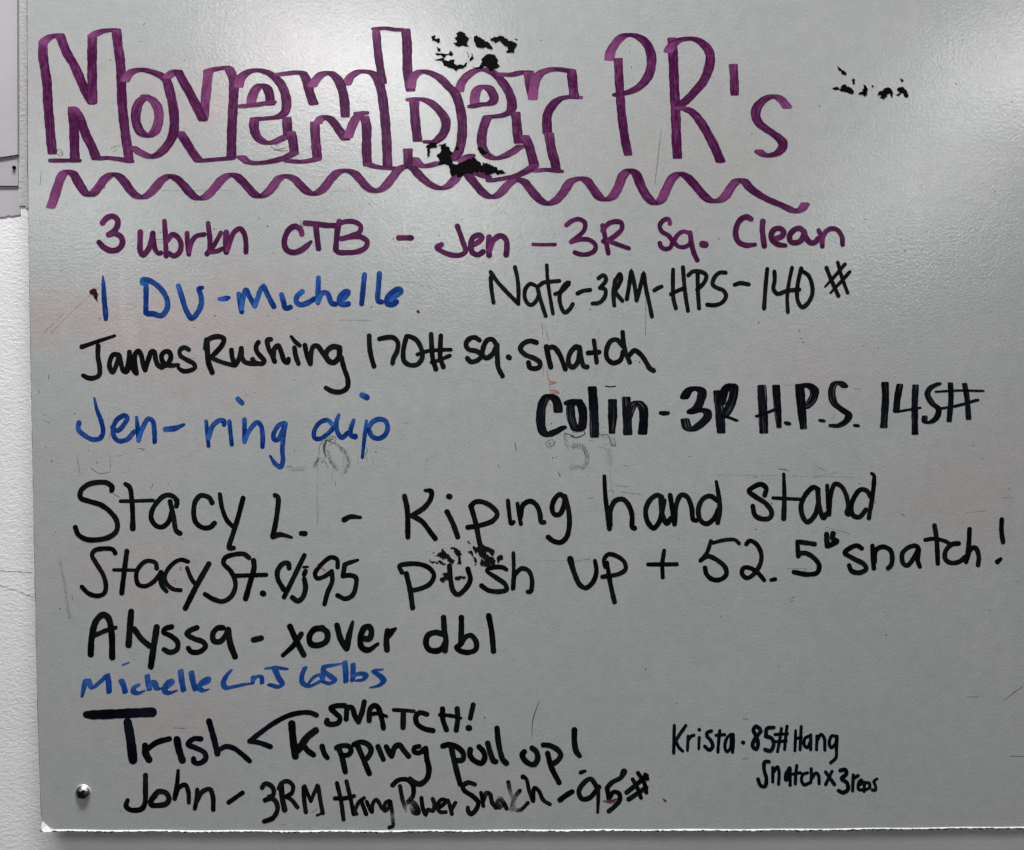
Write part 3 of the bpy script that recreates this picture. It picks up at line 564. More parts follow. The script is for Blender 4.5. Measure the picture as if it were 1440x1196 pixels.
L | [1.15] 390,740 400,850 420,950 ; [.9] 370,770 400,722 450,712 490,750 480,808 430,840 ; [.9] 430,842 480,870 527,930
L | [.95] 580,762 585,870 598,970 ; [.8] 588,752 640,878 ; [.8] 640,878 695,747 ; [.9] 702,755 720,870 740,978 ; [.5] 742,985 715,988 692,998
L | [.9] 860,727 895,880 915,1032 ; [.9] 940,712 975,860 1000,985 ; [.9] 842,855 920,855 1003,835
L | [.8] 1088,852 1050,880 1012,960 1025,985 ; [.9] 1065,880 1105,985
L | [.8] 1110,882 1145,960 1155,970 1160,900 1190,865 1240,940
L | [.8] 1300,875 1270,890 1258,958 1290,940 1310,880 ; [.8] 1312,890 1322,960,1,.9 1326,1000,1,.35 1330,1040,1,.7 1330,1085 1300,1100
@ 550 980 5.979
L | [.9] 75,752 92,850 105,900,.9,.75 125,960,.7,.2 ; 12,745 60,702 130,697 180,740 185,830 150,880,1,.7
L | [1.1] 115,900,1,.35 165,880,1,.6 215,930,1,.95 228,975 195,975,1,.9 175,930,1,.3
L | [.9] 255,852 265,930 290,998* 310,950 350,960 365,910 350,860
L | [.85] 395,940 450,895 460,872 420,867 390,920 410,968 460,970
L | [.85] 478,872 495,920 510,985 ; [.85] 507,950 540,892
L | 705,738,.9 650,722 602,750 612,785 690,840 733,890 710,955 670,985 648,960 645,932,.8
L | [.8] 755,808 765,860 775,918 ; [.95] 772,880 800,810,1,.85 830,820 850,890 880,930
L | [1.0] 925,860,1,.35 895,885,1,.7 900,930 945,905,1,.5 ; [.9] 905,850,1,.2 945,890,1,.85 972,940
L | [.8] 985,720,1.1 1000,790,1,.5 1020,860,1,.2 1010,950,1,.35
L | [.85] 1082,790 1050,830,1,.6 1025,900,1,.25 1045,950,1,.3 1090,950,.9,.9 1150,892,.9
L | [.8] 1110,675,1.4 1135,690 1160,790 1190,878 ; [.85] 1195,878 1205,765 1240,790 1280,870 1335,905
@ 730 980 5.979
dash | [1.1] 345,868,1.1 395,830 445,800
D | [1.05] 660,770 600,692 540,730 502,800 530,860 590,852 640,800 670,760 ; [.8] 667,770 665,870 660,972,.8
D | [1.0] 882,630,1.3 855,680 780,722 740,765* 752,855 ; 755,855 795,802 840,815 845,870 800,925 755,962
hash_sign | [1.0] 905,805 960,760 1070,665 ; [1.0] 922,862 1000,810 1068,765 ; [.85] 955,695 1000,780 1025,850 ; [.9] 1000,642 1050,720 1070,805 ; [.9] 1060,655 1078,690
> lettering | small black two-line note at the lower right | inkblack | 4.1 4.1 0 2
@ 930 980 4.5
L | 82,182 80,270 78,355 ; 155,182 115,240 90,280 ; 90,280 110,320 135,345
L | [.95] 170,250 165,340 ; 168,280 190,250 205,245
L | [.9] 240,258 237,330 ; [1.1] 240,208 241,211
L | [1.15] 315,218 290,228 290,250 315,280 325,315 305,338 275,315
L | 370,215 362,290 358,350 ; 345,245 400,240
L | 440,238 415,262 402,320 415,348 435,330 445,250 ; 455,238 455,300 450,352
full_stop | [1.15] 516,290 519,290
D | [1.2] 625,205 600,187 582,210 600,250 612,300 600,333 578,315 590,270 630,218
D | [1.15] 712,195 668,202 662,250 ; [1.2] 662,250 700,265 710,305 690,343 657,335
hash_sign | 760,202 750,270 735,348 ; 795,187 787,260 780,335 ; 720,240 798,235 ; 722,285 790,280
L | [.95] 850,215 848,280 845,342 ; 885,190 882,260 878,335 ; 850,265 885,260
L | 935,250 910,262 905,308 925,322 940,290 ; 945,242 945,335
L | 985,250 982,335 ; 985,280 1010,238 1030,260 1035,338
L | 1105,252 1080,247 1062,290 1075,322 1100,300 1112,250 ; 1112,250 1108,330 1105,385 1072,418
L | [1.15] 680,412 655,412 650,460 665,520 655,568 628,562 612,522
L | 705,448 705,540 ; 710,480 735,442 745,480 742,555
L | [1.1] 810,452 788,490 788,530 805,510 815,462 ; 815,452 815,560
L | 857,435 850,500 848,552 ; 830,490 880,482
L | 925,482 897,492 887,530 905,558 937,545
L | 948,457 950,500 945,545 ; 950,520 980,482 995,500 998,550
L | [1.1] 1040,477 1095,555 ; 1080,472 1040,555
D | [1.25] 1132,467 1165,462 1170,490 1140,518 1175,545 1180,588 1150,606 1122,595
L | 1215,495 1210,595 ; 1212,520 1245,500
L | 1250,560 1270,548 1265,525 1247,550 1250,588 1270,590
L | 1285,542 1283,600 ; 1285,547 1315,547 1318,575 1290,590
L | 1365,520,.8 1345,537 1355,565 1355,593 1335,590
"""
GHOSTS = r"""
> wiped_marks | ghost of a wiped off black zero under the second blue row | ghost | 1 1 0 2
@ 400 600 7.2
S | [.9] 350,290,1,.8 358,190 390,150 ; [5] 425,140,.5,.9 405,190,1,.95 402,240,.8,.9 418,310,.3,.8 ; [1] 430,120 500,98 522,130 495,165 455,158 ; [3] 450,150,1,.7 490,120,1,.3 ; [.7] 445,195 480,175 520,165 ; [4] 520,170,1,.12 600,230,1,.25 640,320,1,.15 640,420,1,.12 590,480,1,.1 ; [3.5] 455,335,1,.35 490,390,1,.3 530,435,1,.35 ; [2.5] 395,330,1,.25 450,430,1,.2 ; [2.5] 300,390,1,.4 330,345,1,.7 338,300,.5,.6 ; [1] 335,360,1,.4 335,470,1,.25 333,560,1,.1 ; [1] 485,420,1,.3 485,560,1,.12 ; [1.6] 565,210 575,255,.6 ; [1] 600,300,1,.25 603,440,1,.5 ; [1] 825,212 842,245 822,282 838,355,.6 ; [.9] 885,310,1,.4 905,382,1,.5 ; [.9] 735,310,1,.3 750,385,1,.3 ; [.9] 20,404 75,407 ; [.6] 75,407,1,.3 330,408,1,.15 ; [.7] 930,225,1,.2 1000,215,1,.3 1060,235,1,.2 ; [.9] 515,565,1,.5 515,605,1,.5 ; [2] 375,345,1,.4 382,360 ; [7] 60,440,1,.1 180,430,1,.12 ; [7] 440,260,1,.16 470,350,1,.2 530,430,1,.2 ; [7] 530,190,1,.1 610,260,1,.18 650,350,1,.18 620,450,1,.12 ; [6] 310,400,1,.25 345,330,1,.3 ; [5] 420,140,1,.45 480,130,1,.3
> wiped_marks | ghost digits of wiped off ink under the boldest black row | ghost | 1 1 0 2
@ 740 580 9
S | [.8] 245,400 270,365 320,343 365,375 ; [1.4] 365,375 350,415 300,440 ; [.8] 300,440 265,440 250,400 ; [.5] 275,370 290,430 ; [.5] 295,360 305,420 ; [.8] 485,265 485,350,1,.6 510,440,1,.4 550,485,1,.3 ; [1.5] 485,265 560,285 600,300 ; [2.2] 570,300,1,.9 620,318 700,300 745,265 735,240,.6 ; [1] 590,260,1,.7 730,240,1,.8 ; [.8] 590,400,1,.5 680,398,1,.5 740,450,1,.6 785,540,1,.5 785,630,1,.5 740,700,1,.4 ; [.8] 590,450,1,.6 650,430,1,.5 720,480,1,.6 755,550,1,.6 750,620,1,.4 705,690,1,.4 550,650,1,.3 ; [.9] 600,390,1,.7 595,460,1,.7 ; [.9] 650,400,1,.7 650,460,1,.6 ; [1] 730,440,1,.7 740,530,1,.8 ; [1.2] 910,270,1,.8 960,290 1020,278 1060,340 1078,425 ; [1] 1078,425 1130,425 1112,320,1,.7 ; [.7] 925,210,1,.5 980,190,1,.5 1022,210,1,.5 ; [.9] 965,240,1,.7 970,300,1,.7 ; [1] 800,355,1,.7 860,367,1,.6 ; [.8] 910,440,1,.6 960,440,1,.5 1040,475,1,.5 ; [.7] 980,405,1,.5 1130,410,1,.4 ; [1.3] 408,770,.6 430,800 ; [1] 1220,665,1,.4 1290,682,1,.5 ; [.9] 375,560,1,.6 385,585,1,.6 ; [1] 700,710,1,.6 730,708 ; [9] 590,430,1,.12 700,440,1,.14 765,530,1,.14 740,680,1,.12 580,700,1,.1 ; [8] 490,300,1,.1 520,420,1,.12 ; [8] 930,300,1,.1 1060,330,1,.14 1100,400,1,.14 ; [10] 1050,500,1,.08 1060,640,1,.08 ; [5] 300,400,1,.12 330,390,1,.14
> wiped_marks | pale orange remnant of old writing above the boldest row | orangeghost | 1 1 0 2
@ 720 460 5.979
S | [1] 300,410,1,.5 312,450 322,565 ; [.9] 312,452 372,468 315,482 ; [2] 322,466,1,.4 355,468,1,.5 ; [.9] 322,532 375,535 398,555 330,560 ; [3] 335,545,1,.35 385,550,1,.5 ; [1] 265,320,1,.3 262,420,1,.35 ; [1] 290,340,1,.3 305,440,1,.6 ; [2] 300,640,1,.2 330,660,1,.35 ; [.8] 255,-20,1,.3 262,100,1,.2
@ 90 660 5.979
S | [1.4] 975,820,1,.8 985,850,1,.6 ; [1] 970,850,1,.8 992,825,1,.8 ; [1] 890,960,1,.7 905,950,1,.4 ; [1] 915,940,1,.7 935,935,1,.7 932,970,1,.6
@ 310 660 5.979
S | [3] 855,825,1,.35 875,855,1,.5 ; [1.2] 845,835,1,.6 885,850,1,.6 ; [1.4] 820,795,1,.6 810,820,1,.7
> scratches | thin scratches and scuffs spread over the whole board | scratch | 1 1 0 2
@ 0 0 1
S | 758,987,.8,.8 753,1000 749,1015,1.2 748,1040,.7,.5 ; [.7] 908.6,400,1,.4 907.7,470,1,.5 ; [.9] 930,182,1,.35 926,215,1,.6 921,258,1,.4 ; [.6] 228,268,1,.4 332,268,1,.3 ; [.6] 467,269,1,.5 498,269,1,.4 ; [.6] 475,450,1,.4 517,451,1,.4 ; [.7] 762,454,1,.3 763,470,1,.5 ; [.7] 767,458,1,.3 771,478,1,.6 ; [.7] 244,1024,1,.8 260,1024.5,1,.9 ; [.5] 260,1024,1,.2 300,1024,1,.2 ; [.8] 58,242,1,.5 56,262,1,.6 ; [.8] 1413,985,1,.6 1425,975,1,.9 1439,965,1,.4 ; [.8] 1420,1063.5,1,.7 1439,1064,1,.8 ; [.7] 1360,980.5,1,.4 1375,980,1,.7 ; [.8] 1045,1011,1,.7 1052,1012,1,.7 ; [.8] 1044,1068,1,.7 1052,1066,1,.6 ; [.6] 865,682.6,1,.5 884,685,1,.6 ; [.7] 874,692,1,.5 904,696,1,.4 ; [.7] 824,700,1,.5 835,700.5,1,.6 ; [.8] 812,788.5,1,.4 830,786,1,.6 ; [.5] 750,788,1,.3 812,789,1,.3 ; [.6] 1144,670.5,1,.5 1178,664,1,.4 ; [.6] 1145,655,1,.5 1164,663,1,.5 ; [.6] 1160,741,1,.4 1195,751,1,.5 ; [.7] 1093,659,1,.5 1110,662.5,1,.6 ; [.7] 1408,700.5,1,.5 1424,700.7,1,.5 ; [.6] 1357,722,1,.3 1387,718,1,.5 ; [.6] 446,682,1,.35 446,740,1,.5 ; [.5] 448,720,1,.4 448,735,1,.3 ; [.6] 1000,668,1,.2 1200,671,1,.3 ; [.6] 1060,671,1,.5 1066,671,1,.5 ; [.6] 854,690,1,.5 862,691,1,.6 863,694,1,.5 ; [.6] 857,660,1,.4 862,700,1,.3 ; [.6] 1200,546,1,.4 1210,547.5,1,.5 ; [.7] 1183,548,1,.3 1190,548,1,.4 ; [.6] 1172,590,1,.4 1174,578,1,.3 ; [.6] 1103,542,1,.4 1118,542,1,.3 ; [.7] 220,337,1,.6 229,337.5,1,.7 ; [.6] 220,341,1,.5 229,341,1,.5 ; [.6] 245,504,1,.5 275,504,1,.4 ; [.6] 394,1161,1,.6 401,1159.5,1,.5 ; [.6] 438,1143,1,.5 447,1137,1,.6 ; [1] 724,623,1,.8 726,634,1,.8 ; [.8] 785,663,1,.6 787,669,1,.7 ; [.6] 600,643,1,.4 601,649,1,.5 ; [.6] 564,595,1,.3 574,595,1,.3 ; [.6] 565,541,1,.2 576,543,1,.3 ; [.7] 838,530,1,.2 842,460,1,.3 ; [.6] 907,460,1,.3 908,472,1,.4
S | [1.1] 564,397,1,.15 580,397,1,.3 595,403,1,.35 ; [.8] 602,403,1,.4 608,408,1,.5 ; [.7] 165,642,1,.5 170,641,1,.6 ; [1.1] 200,633,1,.9 203,632,1,.9 ; [.8] 68,527,1,.9 68.5,533,1,.9 ; [1.2] 54,547,1,.3 55,553,1,.5 ; [.8] 62,583,1,.7 63,584,1,.8 ; [.8] 104,583,1,.7 106,581,1,.8 ; [.7] 61,591,1,.3 70,595,1,.5 ; [1.8] 108,640,1,.12 112,665,1,.18 ; [1.2] 84,856,1,.8 85,856,1,.8 ; [.9] 101,836,1,.5 102,843,1,.6 ; [4] 84,790,1,.06 90,820,1,.1 98,870,1,.1 ; [1.4] 70,470,1,.15 110,430,1,.15 150,395,1,.08 ; [1.4] 60,470,1,.2 75,455,1,.18 90,440,1,.1 ; [1] 128,659,1,.5 140,666,1,.6 155,664,1,.4 ; [.7] 195,631,1,.7 201,631,1,.8 ; [.7] 153,620,1,.4 155,610,1,.5 ; [.7] 155,640,1,.3 155,660,1,.5 ; [1] 160,695,1,.5 168,700,1,.3 ; [.8] 215,680,1,.5 213,687,1,.5 ; [.8] 252,757.5,1,.3 258,758,1,.5 ; [.8] 245,705,1,.3 246,712,1,.5
S | [.8] 381,207,1,.7 390,210,1,.8 403,208,1,.6 ; [1] 384,211,1,.6 395,212,1,.8 405,212,1,.5 ; [.8] 387,203,1,.5 392,205,1,.7 ; [1.2] 155,210,1,.3 160,207,1,.4 167,205,1,.3 ; [1.2] 160,213,1,.3 164,211,1,.35 ; [.6] 80,213,1,.8 83,210,1,.8 87,212,1,.8 88,217,1,.8 84,220,1,.8 81,217,1,.7 ; [.6] 82,219,1,.8 86,214,1,.8 89,219,1,.6 ; [.9] 201,36,1,.6 204,33,1,.9 ; [.8] 160,73,1,.6 161,75,1,.8 ; [1.1] 423,311,1,.7 424,318,1,.8 427,319,1,.7 ; [1] 147,263,.8,.8 147,265,1,.6 ; [.8] 1105,800,1,.3 1134,801,1,.5 1130,804,1,.7 ; [.8] 1110,843,1,.4 1118,839,1,.7 ; [.8] 1112,846,1,.6 1116,845,1,.5 ; [1] 1266,722,1,.4 1272,725,1,.7 ; [.7] 1096,660,1,.7 1106,660,1,.7 ; [.6] 1160,745,1,.4 1180,750,1,.4 ; [.9] 700,655,1,.4 703,659,1,.6
"""
MARKS = r"""
> scraped_ink | scraped black patches of old ink above and between the purple title letters | oldink
@ 560 20 4.783
P 222,150 245,140 280,165 285,190 270,200 225,178
P 258,222 280,230 285,255 262,250
P 250,262 310,270 350,248 370,270 330,275 315,295 300,290 260,275
P 245,312 280,300 330,315 400,345 440,345 460,315 460,350 430,370 400,370 390,385 370,370 310,350 300,325
P 390,128 450,128 460,150 480,165 465,190 478,215 440,210 400,215 370,202 395,190 378,160 395,150
P 510,150 560,165 630,215 620,240 580,225 550,230 520,200
P 620,165 660,155 720,165 740,180 790,195 800,215 780,235 785,262 750,260 725,250 735,220 700,200 690,185 630,180
P 782,165 805,172 795,178
P 458,250 475,280 465,290
P 500,262 508,295 480,318 478,300
P 560,300 600,270 650,275 670,300 665,330 685,350 665,365 600,362 505,362 500,352 550,345 565,320
P 195,880 230,865 260,870 265,895 240,900 215,905 210,940 198,968 194,920
P 270,880 320,868 335,890 350,920 365,940 355,975 360,1010 420,1000 450,985 490,975 510,955 540,990 560,1020 570,995 620,1010 665,1030 670,1050 700,1045 725,1065 700,1075 640,1070 580,1070 550,1060 500,1075 450,1080 400,1100 395,1080 345,1065 340,1020 300,1015 268,1010 272,970 260,950 285,930
P 528,905 560,898 590,925 622,958 580,945 560,948 540,920
P 382,895 400,888 408,910 390,917
> scraped_ink | broken black remnants of old ink right of the title | oldink
@ 1140 60 4.783
P 178,155 200,170 225,190 238,220 220,215 205,195 185,185
P 275,250 300,250 298,270 288,285 282,262
P 145,308 180,298 205,310 215,285 235,283 245,300 275,305 292,330 285,345 250,335 215,330 195,318 160,318
P 320,345 340,330 350,310 370,310 355,280 378,300 380,340 365,368 345,352
P 410,285 425,298 412,300
P 445,350 460,330 480,325 495,305 520,300 545,315 555,340 545,372 520,345 515,365 490,382 465,375 475,355
P 568,350 590,345 600,335 580,320 590,300 620,298 645,320 642,375 625,345 610,340 600,358
P 600,238 625,262 610,264
P 57,418 63,425 58,432
P 1236,1000 1243,1006 1237,1011
> scraped_ink | scraped dark patch of old ink over the lower middle writing | brownink
@ 590 740 10.87
P 280,410 335,385 345,345 370,375 400,400 440,430 480,480 540,520 520,550 470,575 440,540 420,500 370,490 350,520 300,465 270,460 225,450
P 285,520 330,530 360,560 410,575 400,590 350,595 310,570
P 195,395 230,395 235,410 200,408
P 460,335 520,320 580,350 625,410 630,470 635,575 570,590 590,540 600,470 550,430 520,390 530,350 480,350
P 155,500 175,540 230,540 280,570 260,580 200,570 160,545
P 725,238 760,238 785,265 750,257
P 735,380 780,375 820,430 865,500 870,560 845,560 825,500 790,430 750,410
P 845,575 865,580 860,605 848,598
P 820,305 870,330 930,290 1000,300 1080,340 1150,380 1135,435 1090,440 1060,400 1020,395 1020,420 1060,455 1100,470 1135,480 1135,600 1090,590 1020,625 930,605 930,520 960,500 1000,545 960,480 915,460 890,390 855,420 835,370
P 1180,470 1250,435 1280,490 1220,530 1195,575 1180,520
P 330,740 380,710 440,700 450,830 390,830 320,845 310,800 350,790 370,750
P 520,780 580,770 630,755 710,780 700,805 640,795 540,815
> brown_mark | dried dark brown mark before the single blue stroke | redbrown
@ 60 380 6
P 390,180 420,158 450,160 465,200 468,275 440,240 410,205
> brown_mark | faint dark red streak across the last digit of the bottom row | redink
@ 730 980 5.979
P 693,877 745,870 790,862 832,853 815,870 800,887 750,891 715,882
P 1205,850 1222,862 1240,872 1235,884 1218,882
@ 360 290 5.979
P 1345,885 1362,872 1380,890 1366,905
"""
# ------------------------------------------------------------------ the wall behind
BACK = 0.036                                   # depth of the wall behind the board's face
wa, wb = P(-500, -400, BACK), P(1900, 1600, BACK)
wl = link('wall', [(wa.x, BACK, wb.z), (wb.x, BACK, wb.z), (wb.x, BACK, wa.z), (wa.x, BACK, wa.z)], [(0, 1, 2, 3)], M_WALL)
wl['kind'] = 'structure'
rw = random.Random(5)
def torn(x0, y0, x1, y1, n, amp):
    return [(x0+(x1-x0)*i/n, y0+(y1-y0)*i/n+(rw.uniform(-amp, amp) if 0 < i < n else 0)) for i in range(n+1)]
patch = prism('skim_patch', [(-300, 200), (25.5, 200), (25.8, 262), (27, 285), (29, 301)] + torn(29, 301.5, 0, 305, 12, 1.1) + [(-60, 311), (-300, 318)], BACK-.0012, BACK+.001, M_SMOOTH, wl)
prism('wall_shade_strip', [(24.5, -300), (60, -300), (60, 290)] + torn(52, 296, 27, 290, 9, 3.0) + [(25, 250)], BACK-.0016, BACK+.001, M_WALL_SHADE, wl)  # shaded wall beside the board, its shade put into a grey strip
# cracks in the wall's plaster left of the board
def crack(pts):
    vs, fs = [], []
    for i, (x, y) in enumerate(pts):
        h = .28*(0.4+rw.random())
        vs += [P(x, y-h, BACK-.0003), P(x, y+h, BACK-.0003)]
        if i: fs.append((2*i-2, 2*i-1, 2*i+1, 2*i))
    link('plaster_crack', vs, fs, M_DIRT, wl)
crack(torn(-30, 802, 46, 805, 24, .5)); crack(torn(-30, 812, 47, 840, 24, 1.2)); crack(torn(1, 303.6, 29, 301, 14, 1.0))

pan = prism('mounted_sheet', [(-300, -300), (23.2, -300), (24.6, 217.5), (0, 221.5), (-300, 262)], BACK-.006, BACK-.0013, M_SMOOTH)
pan['label'] = 'smooth white sheet of board fixed to the wall at the upper left corner'; pan['category'] = 'sheet'
pan2 = empty('mounted_plate')
pan2['label'] = 'small grey flat plate with a dark screw below the white sheet'; pan2['category'] = 'plate'
prism('plate', [(-300, 225), (24.6, 219), (25.4, 261.5), (-300, 261)], BACK-.0035, BACK-.0013, M_STRIP, pan2)
def dome(c, r, h, seg=20, rings=5):
    vs, fs = [], []
    for j in range(rings):
        t = j/(rings)*math.pi/2
        for i in range(seg):
            a = 2*math.pi*i/seg
            vs.append(c+Vector((math.cos(a)*r*math.cos(t), -h*math.sin(t), math.sin(a)*r*math.cos(t))))
    vs.append(c+Vector((0, -h, 0)))
    for j in range(rings-1):
        for i in range(seg):
            k = (i+1) % seg
            fs.append((j*seg+i, j*seg+k, (j+1)*seg+k, (j+1)*seg+i))
    for i in range(seg): fs.append(((rings-1)*seg+i, (rings-1)*seg+(i+1) % seg, rings*seg))
    return vs, fs
v, f = dome(P(20.3, 236, BACK-.0035), .0026, .004)
link('screw', v, f, M_DARKHOLE, pan2, smooth=True)

# ------------------------------------------------------------------ the whiteboard
BT = 0.005
board = empty('whiteboard'); board.location = (0, 0, 0)
board['label'] = 'large scuffed whiteboard covered in handwriting in purple, blue and black marker'; board['category'] = 'whiteboard'
left = [(38.3, -120), (38.4, 0), (38.9, 120), (39.4, 230), (40.6, 330), (42.3, 440), (44.5, 560), (46.8, 680), (49.0, 800),
        (51.2, 910), (53.6, 1010), (56.0, 1090), (58.3, 1150)]
def bottom_y(x):
    return 1167.2 + 2.0*math.exp(-((x-420)/380.0)**2) - max(0, x-1100)*.010 + .35*math.sin(x*.05)
xs = [75]
while xs[-1] < 1500: xs.append(xs[-1]+rw.uniform(4, 12))
bot = [(x, bottom_y(x)-1.0+rw.uniform(-.5, .3)) for x in xs]
outline = left + [(59.6, 1155.5), (66, 1161), (72.5, 1167)] + bot + [(1560, 1164), (1560, -120)]
prism('panel', outline, 0.0, BT, M_BOARD, board)
# dark strip standing in for the shadow in the gap at the left edge, broken in places
vs, fs = [], []
k = 0
y = -60.0
lx = lambda yy: next(a[0]+(b[0]-a[0])*(yy-a[1])/(b[1]-a[1]) for a, b in zip(left, left[1:]) if a[1] <= yy <= b[1])
while y < 1145:
    L = rw.uniform(4, 26); yy = min(1149, y+L)
    wd = (1.35 if y < 260 else .8)*rw.uniform(.35, 1.1)
    a, b = lx(y), lx(yy)
    q = [P(a-wd, y, .0011), P(a+.3, y, .0011), P(b+.3, yy, .0011), P(b-wd*.8, yy, .0011)]
    q2 = [Vector((p.x, .004, p.z)) for p in q]
    n0 = len(vs); vs += q+q2
    fs += [(n0, n0+1, n0+2, n0+3), (n0, n0+3, n0+7, n0+4), (n0+4, n0+7, n0+6, n0+5), (n0, n0+4, n0+5, n0+1), (n0+3, n0+2, n0+6, n0+7)]
    y = yy
link('gap_shade', vs, fs, M_CORE_SHADE, board)
# the white lip of laminate broken outwards along the bottom edge
vs, fs = [], []
px = 71.0
prev = None
while px < 1500:
    t = bottom_y(px)-1.3
    gap = rw.random() < (.10 if px < 1150 else .16)
    h = (rw.uniform(1.4, 2.8) if not gap else rw.uniform(.9, 1.7)) * (1.0 if px < 1180 else .85)
    a = P(px, t, -.0003); b = P(px, t+h, -.0024*h/3.0); c = Vector((b.x, .004, b.z-.0002))
    n0 = len(vs); vs += [a, b, c]
    if n0: fs += [(n0-3, n0-2, n0+1, n0), (n0-2, n0-1, n0+2, n0+1)]
    px += rw.uniform(1.0, 5.0) if not gap else rw.uniform(1, 3)
link('chipped_edge', vs, fs, M_LIP, board)
# dark core crumbs under the lip
vs, fs = [], []
px = 56.0
while px < 1500:
    t = bottom_y(px)+.7; wd = rw.uniform(2, 9); h = rw.uniform(.8, 2.3)*(1.5 if rw.random() < .12 else 1)
    q = [P(px, t, .0015), P(px+wd, t, .0015), P(px+wd*.8, t+h, .0015), P(px+wd*.2, t+h, .0015)]
    q2 = [Vector((p.x, .0045, p.z)) for p in q]
    n0 = len(vs); vs += q+q2
    fs += [(n0, n0+1, n0+2, n0+3), (n0+3, n0+2, n0+6, n0+7), (n0, n0+3, n0+7, n0+4), (n0+1, n0+5, n0+6, n0+2)]
    px += wd*rw.uniform(.9, 2.2)
link('core_crumbs', vs, fs, M_CORE_SHADE, board)
# bent corner
cv = [P(60.0, 1155.2, -.0003), P(66.3, 1161.4, -.0003), P(73, 1168, -.0003), P(71.5, 1170.2, -.0045), P(61.5, 1170.6, -.0055), P(58.3, 1167.5, -.0040), P(58.2, 1160, -.0015)]
cb = [Vector((p.x, .003, p.z)) for p in cv]
n = len(cv)
link('bent_corner', cv+cb, [tuple(range(n-1, -1, -1)), tuple(range(n, 2*n))]+[(i, (i+1) % n, (i+1) % n+n, i+n) for i in range(n)], M_LIP, board)
# screw, with a cross recess
sc_c = P(116.8, 1114.6, 0)
scr = empty('screw', board)
v, f = dome(sc_c, .0117, .0022, 32, 5)
link('screw_rim', v, f, M_RIM, scr, smooth=True)
v, f = dome(sc_c, .0108, .0064, 32, 10)
link('screw_head', v, f, M_STEEL, scr, smooth=True)
def slot(ang, L, W):
    a = math.radians(ang); d = Vector((math.cos(a), 0, math.sin(a))); e = Vector((-math.sin(a), 0, math.cos(a)))
    vs = []
    for s, w2, yy in ((-1, .8, -.0057), (-.5, 1, -.0067), (0, 1.3, -.0070), (.5, 1, -.0067), (1, .8, -.0057)):
        for t in (-1, 1):
            vs.append(sc_c+d*L*s+e*W*t*w2+Vector((0, yy, 0)))
    fs = [(2*i, 2*i+1, 2*i+3, 2*i+2) for i in range(4)]
    return vs, fs
v1, f1 = slot(52, .0068, .0020); v2, f2 = slot(142, .0062, .0018)
v2 = [p+Vector((0, -.00008, 0)) for p in v2]
link('cross_recess', v1+v2, f1+[tuple(i+len(v1) for i in q) for q in f2], M_DARKHOLE, scr)

# ------------------------------------------------------------------ handwriting
def catmull(pts):
    """pts: list of (x,y,m,o,corner) -> dense samples"""
    segs = [[pts[0]]]
    for p in pts[1:]:
        segs[-1].append(p)
        if p[4]: segs.append([p])
    segs = [s for s in segs if len(s) > 1]
    out = []
    for s in segs:
        n = len(s)
        for i in range(n-1):
            p1, p2 = s[i], s[i+1]
            p0 = s[i-1] if i > 0 else tuple(2*a-b for a, b in zip(p1[:4], p2[:4]))
            p3 = s[i+2] if i+2 < n else tuple(2*a-b for a, b in zip(p2[:4], p1[:4]))
            L = math.hypot(p2[0]-p1[0], p2[1]-p1[1])
            # centripetal parameters
            def dd(a, b): return max(1e-3, math.hypot(a[0]-b[0], a[1]-b[1])**.5)
            t0 = 0; t1 = t0+dd(p0, p1); t2 = t1+dd(p1, p2); t3 = t2+dd(p2, p3)
            k = max(2, int(L/1.6))
            for j in range(k+(1 if i == n-2 else 0)):
                t = t1+(t2-t1)*j/k
                r = []
                for c in (0, 1):
                    A1 = (t1-t)/(t1-t0)*p0[c]+(t-t0)/(t1-t0)*p1[c]
                    A2 = (t2-t)/(t2-t1)*p1[c]+(t-t1)/(t2-t1)*p2[c]
                    A3 = (t3-t)/(t3-t2)*p2[c]+(t-t2)/(t3-t2)*p3[c]
                    B1 = (t2-t)/(t2-t0)*A1+(t-t0)/(t2-t0)*A2
                    B2 = (t3-t)/(t3-t1)*A2+(t-t1)/(t3-t1)*A3
                    r.append((t2-t)/(t2-t1)*B1+(t-t1)/(t2-t1)*B2)
                u = j/k
                out.append((r[0], r[1], p1[2]+(p2[2]-p1[2])*u, p1[3]+(p2[3]-p1[3])*u))
    return out

def support(a, b, ang, q, nx, ny):
    ca, sa = math.cos(ang), math.sin(ang)
    x, y = nx*ca+ny*sa, -nx*sa+ny*ca
    x = x or 1e-6; y = y or 1e-6
    ax, by = (a*abs(x))**q, (b*abs(y))**q
    h = max(ax+by, 1e-9)**(1/q)
    sx_ = (a**q)*abs(x)**(q-1)*(1 if x >= 0 else -1)*h**(1-q)
    sy_ = (b**q)*abs(y)**(q-1)*(1 if y >= 0 else -1)*h**(1-q)
    return sx_*ca-sy_*sa, sx_*sa+sy_*ca

